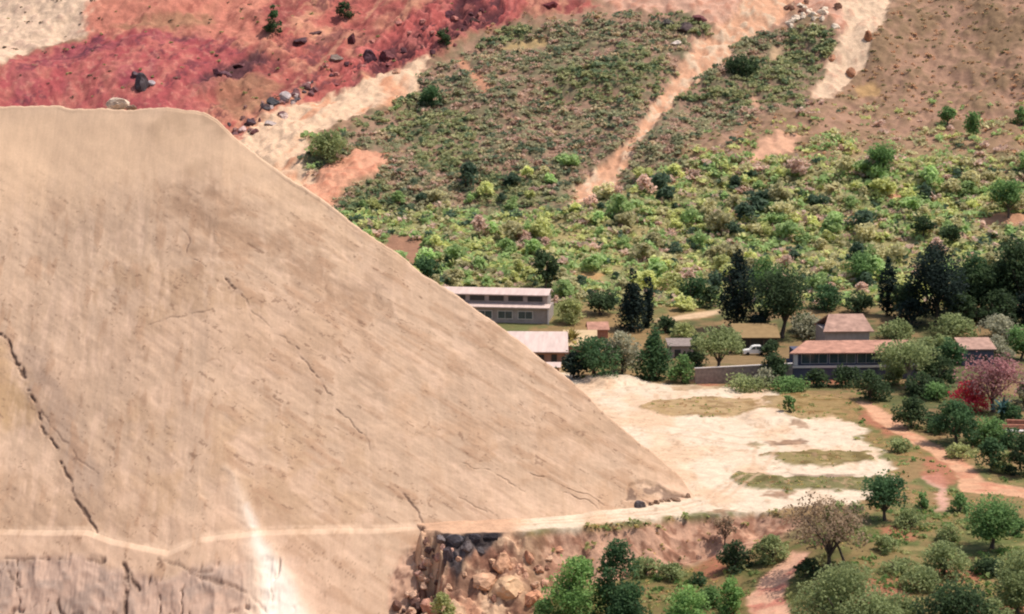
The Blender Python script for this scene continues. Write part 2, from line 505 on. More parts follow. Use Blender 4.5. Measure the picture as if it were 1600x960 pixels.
paint(bankR, blend(A(222, 174, 144), A(168, 122, 98), sstep(-0.2, 0.6, fbm(X / 1.2, Y / 0.7, 4, 77))))
lower_g = slope_m * sstep(6, 10, ye_ - Y) * sstep(2, 8, X) * sstep(52, 42, X)
paint(lower_g, blend(A(146, 112, 74), A(100, 100, 52), sstep(-0.4, 0.4, n_mid)), 0.7)

m_under = mask([(1120, 900), (1230, 830), (1420, 800), (1640, 800), (1640, 990), (1240, 990), (1240, 900), (1180, 940), (1160, 990), (1000, 990), (1000, 900)], 1.5, 1.5)
paint(m_under, blend(A(140, 124, 80), A(104, 112, 62), sstep(-0.4, 0.3, n_sm + 0.6 * n_mid)), 0.7)
paint(m_redg * (1 - m_road) * (1 - m_lot), A(196, 124, 98), 0.75)
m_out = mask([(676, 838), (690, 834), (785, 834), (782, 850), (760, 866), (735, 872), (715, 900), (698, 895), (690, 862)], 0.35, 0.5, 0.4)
paint(m_out, blend(A(58, 54, 58), A(120, 108, 106), sstep(0.1, 0.8, n_sm)), 0.95)  # grey rock face, with the overhang's shade painted into its darker tones
m_road2 = mask([(1236, 862), (1262, 864), (1252, 885), (1232, 905), (1226, 930), (1236, 980), (1172, 980), (1168, 935), (1188, 905), (1215, 880)], 0.4, 0.4, 0.3)
paint(m_road2, blend(A(236, 184, 152), A(222, 148, 124), sstep(-0.1, 0.6, n_sm)))
# relief that follows the surfaces
rise = sstep(480, 540, Y)
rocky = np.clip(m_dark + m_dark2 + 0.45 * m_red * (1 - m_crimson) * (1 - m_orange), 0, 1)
Z = Z + rocky * (3.2 * (strata - 0.6) + 2.4 * (strata2 - 0.6))
Z = Z + 0.55 * rise * n_sm + 0.9 * rise * n_mid * (1 - 0.6 * m_crimson)
Z = Z + 0.6 * (m_scar1 + m_scar2) * (fbm(crossd / 4, diag / 11, 4, 83)) + 0.9 * m_sl * (fbm(X / 3, Y / 5, 3, 84))
Z = Z - 1.1 * m_sl - 0.8 * m_sl2 + 1.2 * m_scar2
Z = Z + 0.12 * m_lot * fbm(X / 4, Y / 8, 3, 85) + 0.07 * n_sm
for m in lot_strips[:4]: Z = Z + 0.25 * m
heap = mask([(905, 596), (930, 588), (960, 585), (1000, 598), (950, 606)], 1.5, 0.6)
heap2 = mask([(1160, 648), (1195, 640), (1235, 650), (1260, 664), (1180, 664)], 1.5, 0.6)
Z = Z + 1.1 * heap + 0.8 * heap2
crumble = bank * (1 - sstep(0.9, 1.6, np.abs(ye_ - Y - 100)))
Z = Z + bankL * (2.4 * (ridged(X / 3.6, Y / 2.8, 5, 87) - 0.6) + 1.1 * (ridged(X / 1.1 + 3, Y / 0.9, 3, 89) - 0.6)) + bankR * 0.8 * (ridged(X / 1.8 + 0.5 * Y, Y / 1.6, 4, 88) - 0.6)
Z = Z - 0.12 * (m_road + m_road2)
# gullies between the strata ridges are toned darker
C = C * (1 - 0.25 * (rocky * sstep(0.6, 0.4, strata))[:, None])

ZG = Z.reshape(nr, nc)


def zg(x, y):
    t = x / y
    j = int(np.clip(np.searchsorted(tt, t) - 1, 0, nc - 2)); i = int(np.clip(np.searchsorted(ty, y) - 1, 0, nr - 2))
    fj = (t - tt[j]) / (tt[j + 1] - tt[j]); fi = (y - ty[i]) / (ty[i + 1] - ty[i])
    return float((ZG[i, j] * (1 - fj) + ZG[i, j + 1] * fj) * (1 - fi) + (ZG[i + 1, j] * (1 - fj) + ZG[i + 1, j + 1] * fj) * fi)


# cut the sheet into its named surfaces (neighbours share their border vertices' positions)
idx = np.arange(nr * nc).reshape(nr, nc)
F = np.stack([idx[:-1, :-1].ravel(), idx[:-1, 1:].ravel(), idx[1:, 1:].ravel(), idx[1:, :-1].ravel()], 1)


def fm(m): return m[F].mean(1)


reg = np.zeros(len(F), int)
reg[fm((Y > 478).astype(float)) > 0.5] = 1
reg[fm(m_red) > 0.5] = 2
reg[fm(np.maximum(m_scar1, m_scar2)) > 0.5] = 3
reg[fm(m_sl) > 0.5] = 4
reg[fm(m_sl2) > 0.5] = 5
reg[fm(m_lot) > 0.5] = 6
reg[fm(m_road) > 0.5] = 7
reg[fm(m_road2) > 0.5] = 8
reg[fm(np.maximum(bankL, bankR)) > 0.5] = 9
reg[fm(m_path2) > 0.5] = 10
NAMES = {0: ("ground", "dry grass and weed covered ground of the plain", "ground"), 1: ("hill", "brown scrub covered hillside above the buildings", "hill"),
         2: ("red_hill_slope", "bare crimson and orange earth slope behind the rock face", "hill slope"), 3: ("pale_hill_scar", "cream eroded earth scar below the red slope", "hill slope"),
         4: ("slide_terrain", "long diagonal pinkish earth slide down the scrub slope", "earth slide"), 5: ("sand_slide_terrain", "short cream sand slide at the top of the brown slope", "earth slide"),
         6: ("sandy_ground", "pale sandy lot with track at the foot of the rock face", "ground"), 7: ("dirt_road", "orange dirt road running past dark green trees", "road"),
         8: ("dirt_path", "pink dirt path at the bottom of the view", "path"), 9: ("bank_terrain", "crumbling brown cut bank below the sandy track", "bank"),
         10: ("footpath", "short pale path beyond the cypresses", "path")}
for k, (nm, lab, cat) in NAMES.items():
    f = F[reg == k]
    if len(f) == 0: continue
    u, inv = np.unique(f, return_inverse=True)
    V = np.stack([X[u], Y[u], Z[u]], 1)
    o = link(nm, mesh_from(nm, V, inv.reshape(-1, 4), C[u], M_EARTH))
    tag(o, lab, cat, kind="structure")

# ------------------------------------------------------------------ the rock face
DIP = R(52); CT = 1 / math.tan(DIP)


def on_cliff(px, py):
    d = ray(px, py); d = d / d[1]
    y = np.arange(200, 340, 0.1)
    x = d[0] * y; z = CAM_H + d[2] * y
    g = y - (y_foot(x) + z * CT)
    i = int(np.argmax(g > 0))
    return np.array([x[i], z[i]])


crest_px = [(-220, 160), (-100, 164), (0, 167), (90, 168), (180, 172), (260, 172), (318, 178), (338, 190), (362, 212), (395, 240), (440, 272), (480, 300), (540, 340), (600, 384), (660, 428), (720, 470), (790, 520), (860, 572), (910, 614), (960, 660), (1000, 694), (1030, 716), (1060, 745), (1085, 776), (1100, 795), (1120, 830)]
crest = np.array([on_cliff(*p) for p in crest_px])
xs = np.concatenate([np.linspace(-100, -74, 40)[:-1], np.linspace(-74, 27.5, 800)])
S_low = np.linspace(-22, -0.0, 110)[:-1]
S_up = np.linspace(0, 1, 460)
ncx = len(xs)
zc = np.interp(xs, crest[:, 0], crest[:, 1])
zc = zc + 0.3 * fbm(xs / 4, xs * 0, 5, 91, 0.6) * sstep(-2, 6, zc)
rows_x, rows_z, rows_off = [], [], []
ledge_px = [(-160, 826), (0, 829), (140, 831), (180, 845), (265, 862), (312, 841), (420, 830), (650, 823), (700, 822)]
ledge = np.array([on_cliff(*p) for p in ledge_px])
zl = np.interp(xs, ledge[:, 0], ledge[:, 1])
lw = 1.1 * sstep(-10, -18, xs)
lower = [zl + s * 1.0 for s in S_low]
upper = [zl + s * (np.maximum(zc, -2.0) - zl) for s in S_up]
CX = np.tile(xs, (len(lower) + len(upper), 1))
CZ = np.array(lower + upper)
isl = np.concatenate([np.ones(len(lower)), np.zeros(len(upper))])[:, None] * np.ones((1, ncx))
x = CX.ravel(); z = CZ.ravel(); low = isl.ravel(); s_al = z / math.sin(DIP)
Q = np.stack([x, s_al], 1)
disp = np.zeros(len(x))          # outwards, metres
qx = fbm(x / 2.5, s_al / 2.5, 4, 101); qy = fbm(x / 2.5, s_al / 2.5, 4, 103)


def cpoly(pts): return np.array([(p[0], p[1] / math.sin(DIP)) for p in (on_cliff(*q) for q in pts)])


def cmask(pts, feather=1.0, warp=0.8):
    poly = cpoly(pts)
    return sstep(-feather, feather, sdist(Q + np.stack([qx, qy], 1) * warp, poly))


def cline(pts, w, warp=0.25, feather=None):
    poly = cpoly(pts)
    d = -sdist(Q + np.stack([qx, qy], 1) * warp, poly, closed=False)
    return sstep(w, w * 0.25, d) if feather is None else sstep(w + feather, w, d)


f1 = fbm(x / 14, s_al / 14, 4, 105)
f2 = fbm(x / 3.5, s_al / 3.5, 4, 107)
f3 = fbm((x + 0.3 * s_al) / 1.2, s_al / 1.2, 4, 109)
drip = fbm((x + 0.12 * s_al) / 0.9 + 0.5 * qx, s_al / 9, 4, 111)
al_ = 0.8 * x - 0.6 * s_al + 2 * qx; ac_ = 0.6 * x + 0.8 * s_al
bed = fbm(al_ / 9, ac_ / 0.9, 4, 113)
CE = 1.12
cc = blend(A(206, 174, 145, CE), A(217, 182, 152, CE), sstep(-0.5, 0.6, f1))
cc = cc * (1 + 0.05 * f2 + 0.035 * f3)[:, None]


def cpaint(m, col, s):
    global cc
    m = (np.clip(m, 0, 1) * s)[:, None]
    cc = cc * (1 - m) + np.asarray(col) * m


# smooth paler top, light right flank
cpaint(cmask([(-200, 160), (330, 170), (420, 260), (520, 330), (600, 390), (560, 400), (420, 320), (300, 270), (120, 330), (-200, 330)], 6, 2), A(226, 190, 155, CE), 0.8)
# stained bands
st1 = cmask([(255, 290), (330, 310), (420, 360), (520, 420), (600, 490), (560, 500), (470, 440), (400, 395), (330, 385), (280, 350)], 2.5, 2.5)
cpaint(st1, A(172, 138, 110, CE), 0.8)
st2 = cmask([(150, 430), (230, 410), (330, 420), (380, 450), (420, 480), (330, 482), (240, 510), (190, 500)], 1.5, 2)
cpaint(st2 * sstep(-0.6, 0.4, f2 + 0.4 * f3), A(186, 152, 120, CE), 0.65)
st3 = cmask([(560, 560), (700, 570), (830, 640), (960, 720), (980, 770), (800, 760), (650, 690)], 6, 4)
cpaint(st3 * sstep(-0.3, 0.5, f2), A(194, 156, 124, CE), 0.7)
st4 = cmask([(-100, 560), (0, 540), (30, 590), (55, 650), (-100, 680)], 2, 1.5)
cpaint(st4, A(192, 156, 112, CE), 0.7)
st5 = cmask([(200, 640), (450, 640), (620, 740), (600, 810), (300, 830), (180, 760)], 5, 3)
cpaint(st5 * sstep(-0.4, 0.5, f2), A(196, 160, 124, CE), 0.55)
gr = cmask([(22, 530), (60, 540), (110, 640), (150, 720), (175, 800), (140, 815), (90, 700), (50, 610)], 1.2, 1.5)
cpaint(gr, A(172, 146, 126, CE), 0.6)
cpaint(sstep(0.15, 0.7, f1 + 0.4 * f2) * (1 - low), A(182, 150, 120, CE), 0.5)
midz = sstep(50, 34, z)
cpaint(midz * sstep(0.25, 0.9, drip + 0.3 * f2) * sstep(0.5, -0.2, f1), A(234, 200, 170, CE), 0.28)
cpaint(midz * sstep(0.2, 0.8, -drip), A(186, 150, 120, CE), 0.22)
cpaint(midz * sstep(0.25, 0.8, bed) * sstep(-40, -10, x), A(178, 140, 110, CE), 0.45)
disp += 0.03 * f3 * midz + 0.07 * f2 * midz + 0.03 * bed * midz + 0.3 * f1
disp += -0.1 * st1
f4 = np.where(x > -38 + 8 * f1, fbm(al_ / 5, ac_ / 1.7, 5, 121), fbm(x / 1.5, s_al / 5, 5, 122))
cpaint(midz * sstep(0.3, 0.75, f4), A(184, 146, 116, CE), 0.55)
cpaint(midz * sstep(0.35, 0.8, -f4), A(234, 198, 168, CE), 0.4)
speck = fbm(al_ / 0.7, ac_ / 0.4, 3, 123)
cpaint(midz * sstep(0.62, 0.85, speck) * sstep(0.0, 0.5, f4 + 0.3), A(130, 100, 80, CE), 0.6)
disp += 0.05 * f4 * midz
# lower broken rock at the left
lowL = low * sstep(-26, -31, x) * sstep(-2.2, -3.4, z - np.tile(zl, len(CZ)) + 0.6 * f2)
lowM = low * sstep(-32, -26, x)
cpaint(lowL, blend(A(206, 174, 152, CE), A(176, 152, 136, CE), sstep(-0.3, 0.5, f2 + 0.5 * f3)), 0.9)
cpaint(lowL * sstep(0.82, 0.95, ridged(x / 2.4 + 0.3 * qx, s_al / 7, 3, 117)), A(110, 86, 76, CE), 0.7)
disp += lowL * (0.7 * (ridged(x / 2.6, s_al / 5, 4, 115) - 0.6) - 0.4 * sstep(0.82, 0.95, ridged(x / 2.4 + 0.3 * qx, s_al / 7, 3, 117)))
rub = low * cmask([(600, 960), (620, 880), (650, 845), (700, 835), (720, 980), (600, 1010)], 0.8, 1)
cpaint(rub, blend(A(200, 160, 134, CE), A(120, 86, 72, CE), sstep(0, 0.6, f3)), 0.9)
disp += rub * 0.8 * (ridged(x / 1.3, s_al / 1.3, 3, 119) - 0.6)
# cracks
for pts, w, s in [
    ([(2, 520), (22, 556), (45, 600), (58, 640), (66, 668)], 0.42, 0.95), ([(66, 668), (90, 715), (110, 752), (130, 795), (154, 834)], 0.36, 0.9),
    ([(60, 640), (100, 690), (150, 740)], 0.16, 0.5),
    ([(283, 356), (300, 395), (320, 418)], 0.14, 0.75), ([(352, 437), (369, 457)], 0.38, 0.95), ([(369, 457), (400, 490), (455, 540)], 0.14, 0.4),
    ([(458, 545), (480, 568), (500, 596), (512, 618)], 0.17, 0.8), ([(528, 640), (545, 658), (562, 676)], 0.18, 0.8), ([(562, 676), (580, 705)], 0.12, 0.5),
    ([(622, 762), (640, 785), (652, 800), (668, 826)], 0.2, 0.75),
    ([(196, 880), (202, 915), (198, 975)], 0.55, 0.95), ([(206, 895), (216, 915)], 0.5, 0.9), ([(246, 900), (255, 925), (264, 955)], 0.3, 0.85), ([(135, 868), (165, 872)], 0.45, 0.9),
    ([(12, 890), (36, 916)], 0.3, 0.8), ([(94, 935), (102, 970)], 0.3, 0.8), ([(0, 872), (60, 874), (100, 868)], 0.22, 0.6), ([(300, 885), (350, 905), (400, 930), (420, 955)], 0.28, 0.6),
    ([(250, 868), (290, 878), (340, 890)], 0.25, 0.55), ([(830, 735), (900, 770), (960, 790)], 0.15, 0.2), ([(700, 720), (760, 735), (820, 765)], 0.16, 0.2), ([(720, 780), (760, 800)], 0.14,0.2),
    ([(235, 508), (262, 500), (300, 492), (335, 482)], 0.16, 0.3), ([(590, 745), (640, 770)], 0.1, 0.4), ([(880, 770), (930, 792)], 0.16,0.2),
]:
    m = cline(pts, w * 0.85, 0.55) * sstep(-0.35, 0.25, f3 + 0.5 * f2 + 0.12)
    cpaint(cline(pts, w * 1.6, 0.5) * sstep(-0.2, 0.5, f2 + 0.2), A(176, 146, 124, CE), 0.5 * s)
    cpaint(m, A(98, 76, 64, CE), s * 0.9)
    disp -= 0.25 * m * w / 0.4
chs = cmask([(340, 780), (400, 800), (450, 850), (560, 985), (380, 985), (360, 880)], 3.0, 0.8)
cpaint(chs, A(236, 198, 168, CE), 0.5)
# pale chute of dust, fanning out downwards
ch = cmask([(356, 730), (372, 760), (398, 815), (440, 870), (505, 985), (385, 985), (390, 920), (388, 860), (374, 800), (362, 755)], 1.3, 0.35)
cpaint(ch, A(240, 212, 184, CE), 0.8)
ch2 = cmask([(385, 790), (412, 840), (446, 890), (492, 985), (415, 985), (412, 900), (398, 840)], 0.9, 0.2)
cpaint(ch2, A(252, 236, 218, CE), 0.9)
disp += 0.2 * ch
# the ledge line
led = sstep(0.55, 0.1, np.abs(z - np.tile(zl, len(CZ)) - 0.15)) * sstep(-9, -14, x)
cpaint(led * sstep(-0.6, 0.4, f3 + 0.2), A(234, 200, 168, CE), 0.65)
# dark broken spot at the right foot
dk = cmask([(978, 780), (984, 758), (1010, 752), (1050, 768), (1075, 782), (1040, 784)], 0.4, 0.6)
cpaint(dk * sstep(-0.3, 0.3, f3), A(112, 90, 78, CE), 0.7)
disp -= 0.3 * dk
# lay the surface out, offset along its normal, with crest and back
nrm = np.array([0.0, -math.sin(DIP), math.cos(DIP)])
fade_edge = np.ones(len(x))
y = y_foot(x) + z * CT - low * np.tile(lw, len(CZ))
disp = disp * sstep(-1.5, 1.5, np.tile(zc, len(CZ))) if False else disp
VX = x; VY = y + nrm[1] * disp; VZ = z + nrm[2] * disp * np.where(np.isclose(z, np.tile(np.maximum(zc, -2), len(CZ)), atol=0.3), 0.2, 1.0)
nrow = len(CZ)
top = slice((nrow - 1) * ncx, nrow * ncx)
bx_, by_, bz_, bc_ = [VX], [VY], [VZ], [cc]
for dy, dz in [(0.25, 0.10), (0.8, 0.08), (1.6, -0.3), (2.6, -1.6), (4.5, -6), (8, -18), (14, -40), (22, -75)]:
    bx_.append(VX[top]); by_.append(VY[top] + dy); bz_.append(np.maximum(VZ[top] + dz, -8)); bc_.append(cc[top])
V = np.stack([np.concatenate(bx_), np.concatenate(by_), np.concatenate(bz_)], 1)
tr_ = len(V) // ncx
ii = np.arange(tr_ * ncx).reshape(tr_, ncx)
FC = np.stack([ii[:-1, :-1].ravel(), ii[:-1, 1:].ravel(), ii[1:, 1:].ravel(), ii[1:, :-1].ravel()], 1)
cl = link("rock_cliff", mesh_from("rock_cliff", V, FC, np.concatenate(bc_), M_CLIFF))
tag(cl, "huge smooth tan rock face with dark cracks, sloping down to the right", "cliff", kind="structure")

# ------------------------------------------------------------------ plants


def leaf_quads(r, cen, size, up=0.25):
    n = len(cen)
    nv = r.normal(size=(n, 3)); nv[:, 2] = np.abs(nv[:, 2]) + up
    nv /= np.linalg.norm(nv, axis=1)[:, None]
    a = r.normal(size=(n, 3)); a -= (a * nv).sum(1)[:, None] * nv; a /= np.linalg.norm(a, axis=1)[:, None]
    b = np.cross(nv, a)
    sz = size * r.uniform(0.6, 1.4, n)[:, None]
    V = np.stack([cen - a * sz * 0.5 - b * sz * 0.1, cen - b * sz * 0.42, cen + a * sz * 0.6, cen + b * sz * 0.42], 1).reshape(-1, 3)
    F = np.arange(n * 4).reshape(n, 4)
    return V, F


def crown_points(r, shape, w, h, clumps):
    """clump centres and radii inside a crown of width w and height h standing on z=0"""
    cs, rs = [], []
    while len(cs) < clumps:
        a = r.uniform(0, 6.283)
        if shape in ("column", "cone"):
            u = r.uniform(0, 1)
            if shape == "column": prof = min(1, 0.7 + u * 1.2) * (1 if u < 0.62 else max(0.12, 1 - ((u - 0.62) / 0.38) ** 1.5))
            else: prof = max(0.1, (1 - u) ** 0.75)
            if r.uniform() > prof: continue
            rad = w / 2 * prof; cr = max(0.1 * w, rad * 0.5); q = math.sqrt(r.uniform(0.0, 1)) * max(rad - cr * 0.8, 0.02)
            cz = cr * 0.8 + u * (h - cr * 2.0)
            cs.append((q * math.cos(a), q * math.sin(a), cz)); rs.append((cr, cr, cr * 1.5))
        elif shape == "bush":
            u = r.uniform(0, 1)
            prof = math.sqrt(max(0, 1 - (0.25 - u * 1.1 if u < 0.23 else (u - 0.23) / 0.8) ** 2))
            cr = w * r.uniform(0.13, 0.24); q = math.sqrt(r.uniform(0.1, 1)) * max(w / 2 * prof - cr * 0.75, 0.02)
            cs.append((q * math.cos(a), q * math.sin(a), cr * 0.45 + u * max(h - cr * 1.3, 0.1))); rs.append((cr, cr, cr * 0.8))
        else:
            v = r.normal(size=3); v /= np.linalg.norm(v); q = r.uniform(0.1, 1) ** 0.5
            cr = w * r.uniform(0.14, 0.24) * (0.7 if shape == "sparse" else 1)
            zz = v[2] * q
            if shape == "umbrella": zz = abs(zz) * 1.1 - 0.45
            sx = max(w / 2 - cr * 0.75, 0.1); sz_ = max(h / 2 - cr * 0.6, 0.1)
            cs.append((v[0] * q * sx, v[1] * q * sx, h / 2 + zz * sz_)); rs.append((cr, cr, cr * 0.8))
    return np.array(cs), np.array(rs)


def crown_mesh(name, r, shape, w, h, clumps, per, size, c_lo, c_hi, z0=0.0, up=0.25, mat=None):
    cs, rs = crown_points(r, shape, w, h, clumps)
    n = len(cs)
    k = np.repeat(np.arange(n), per)
    d = r.normal(size=(n * per, 3)); d /= np.linalg.norm(d, axis=1)[:, None]
    q = r.uniform(0.25, 1, n * per)[:, None] ** 0.5 * (1 + 0.25 * r.normal(size=(n * per, 1)) * (r.uniform(size=(n * per, 1)) < 0.25))
    pts = cs[k] + d * q * rs[k]
    pts[:, 2] = np.maximum(pts[:, 2], 0.05) + z0
    V, F = leaf_quads(r, pts, size, up)
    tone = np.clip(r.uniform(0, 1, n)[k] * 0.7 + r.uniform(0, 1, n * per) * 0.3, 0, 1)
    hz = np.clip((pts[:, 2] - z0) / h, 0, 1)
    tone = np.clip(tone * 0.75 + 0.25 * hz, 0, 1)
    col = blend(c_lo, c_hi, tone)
    return mesh_from(name, V, F, np.repeat(col, 4, 0), mat or M_LEAF, smooth=False)


def tube(path, rad, sides=7):
    path = np.asarray(path, float); n = len(path)
    V = []
    for i in range(n):
        t = path[min(i + 1, n - 1)] - path[max(i - 1, 0)]; t /= np.linalg.norm(t) + 1e-9
        a = np.cross(t, (0.31, 0.95, 0.1)); a /= np.linalg.norm(a) + 1e-9; b = np.cross(t, a)
        for k in range(sides):
            an = 6.2832 * k / sides
            V.append(path[i] + rad[i] * (math.cos(an) * a + math.sin(an) * b))
    Fq = [(i * sides + k, i * sides + (k + 1) % sides, (i + 1) * sides + (k + 1) % sides, (i + 1) * sides + k) for i in range(n - 1) for k in range(sides)]
    return np.array(V), np.array(Fq)


def trunk_mesh(name, r, th, h, w, rad, mat, limbs=6, lean=0.05):
    Vs, Fs, off = [], [], 0
    def add(p, rd, s=7):
        nonlocal off
        v, f = tube(p, rd, s); Vs.append(v); Fs.append(f + off); off += len(v)
    lx, ly = r.normal(size=2) * lean * h
    hh = max(th, 0.3)
    main = [(0, 0, -0.4), (0, 0, 0.05 * h), (lx * 0.5, ly * 0.5, hh * 0.6), (lx, ly, hh), (lx * 1.2, ly * 1.2, hh + (h - hh) * 0.55)]
    add(main, [rad * 1.35, rad * 1.05, rad * 0.85, rad * 0.75, rad * 0.3], 8)
    for i in range(limbs):
        a = 6.2832 * (i + r.uniform(-0.3, 0.3)) / limbs
        st = hh * r.uniform(0.75, 1.1)
        e = r.uniform(0.25, 0.42) * w; ez = hh + (h - hh) * r.uniform(0.35, 0.8)
        add([(lx, ly, st), (lx + math.cos(a) * e * 0.45, ly + math.sin(a) * e * 0.45, st + (ez - st) * 0.55), (lx + math.cos(a) * e, ly + math.sin(a) * e, ez)], [rad * 0.5, rad * 0.33, rad * 0.1], 5)
    return mesh_from(name, np.concatenate(Vs), np.concatenate(Fs), None, mat)


LE = 0.5


def gy(c, f=0.22):
    c = np.asarray(c, float); return c * (1 - f) + f * c.mean()


PAL = {
    "dark": (A(32, 42, 32, LE), A(68, 84, 54, LE)),
    "black": (A(20, 28, 28, LE), A(46, 58, 50, LE)),
    "green": (A(48, 74, 36, LE), A(104, 136, 68, LE)),
    "bright": (A(54, 88, 38, LE), A(124, 158, 74, LE)),
    "deep": (A(34, 54, 34, LE), A(72, 104, 58, LE)),
    "olive": (A(74, 84, 44, LE), A(134, 144, 86, LE)),
    "grey": (A(88, 90, 70, LE), A(150, 146, 116, LE)),
    "brown": (A(88, 72, 54, LE), A(146, 122, 92, LE)),
    "yellow": (A(104, 112, 58, LE), A(150, 152, 88, LE)),
    "pink": (A(86, 66, 64, LE), A(160, 116, 116, LE)),
    "red": (A(150, 34, 48, LE), A(224, 84, 92, LE)),
}
PAL = {k: (v if k in ('red', 'pink', 'dark', 'black') else (gy(v[0]), gy(v[1]))) for k, v in PAL.items()}


def tree(name, label, cat, cx, base, topy, wpx, shape, pal, tf=0.0, dens=1.0, bark=None, group=None, rad=None, spread=None):
    """tree whose foot stands on the ground seen at (cx, base); tf = bare share of the trunk"""
    g = G(cx, base); zz = zg(*g)
    s = ppm(g[1], zz)
    w = wpx / s * {'bush': 1.14, 'column': 1.3, 'cone': 1.35, 'round': 1.22}.get(shape, 1.08); h = (base - topy) / s / math.cos(R(7))
    sd_ = int(cx * 7 + base * 13); r = np.random.default_rng(sd_)
    root = empty(name, (g[0], g[1], zz - 0.05), r.uniform(0, 6.28), label, cat, group)
    lo, hi = PAL[pal]
    px_area = wpx * (base - topy)
    size = max(0.26, min(0.62, 3.9 / s))
    clumps = int(np.clip(22 * dens * (px_area / 4000) ** 0.5 + 8, 10, 60))
    if shape in ("column", "cone"): clumps = int(clumps * 1.5)
    cw = h * tf
    per = int(np.clip(4.2 * dens * 0.78 * w * (h - cw) / (0.46 * size * size) / clumps, 20, 260))
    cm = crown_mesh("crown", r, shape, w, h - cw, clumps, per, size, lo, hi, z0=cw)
    tm = trunk_mesh("trunk", r, max(cw, h * 0.2), h * (0.75 if shape in ('bush', 'cone') else 0.95), w * 0.85, (0.016 if shape == "sparse" else 0.026) * w + 0.06, bark or M_BARK, limbs=9 if shape == "sparse" else 6)
    link("trunk", tm, root)
    link("crown", cm, root)
    return root


def spiky(name, label, cat, cx, base, topy, wpx, col, n=40):
    g = G(cx, base); zz = zg(*g); s = ppm(g[1], zz)
    w = wpx / s; h = (base - topy) / s
    r = np.random.default_rng(int(cx))
    root = empty(name, (g[0], g[1], zz), 0, label, cat)
    Vs, Fs, cs = [], [], []
    off = 0
    for i in range(n):
        a = r.uniform(0, 6.28); e = r.uniform(0.1, 1.0)
        dx, dy = math.cos(a), math.sin(a)
        L = r.uniform(0.8, 1)
        p0 = np.array([0, 0, h * 0.35]); p2 = np.array([dx * w / 2 * math.sin(e * 1.5) * L, dy * w / 2 * math.sin(e * 1.5) * L, h * (0.35 + 0.62 * math.cos(e * 1.5) * L)])
        p1 = (p0 + p2) / 2 + np.array([0, 0, 0.12 * h])
        sdv = np.array([-dy, dx, 0]) * 0.045 * w
        Vs += [p0 - sdv * 0.5, p0 + sdv * 0.5, p1 + sdv, p1 - sdv, p2 + sdv * 0.1, p2 - sdv * 0.1]
        Fs += [(off, off + 1, off + 2, off + 3), (off + 3, off + 2, off + 4, off + 5)]; off += 6
        c = col * r.uniform(0.6, 1.3); cs += [c] * 6
    tv, tf_ = tube([(0, 0, -0.2), (0, 0, h * 0.2), (0, 0, h * 0.38)], [0.07 * w, 0.06 * w, 0.05 * w])
    link("trunk", mesh_from("trunk", tv, tf_, None, M_BARK), root)
    link("crown", mesh_from("crown", Vs, Fs, np.array(cs), M_LEAF, smooth=False), root)
    return root


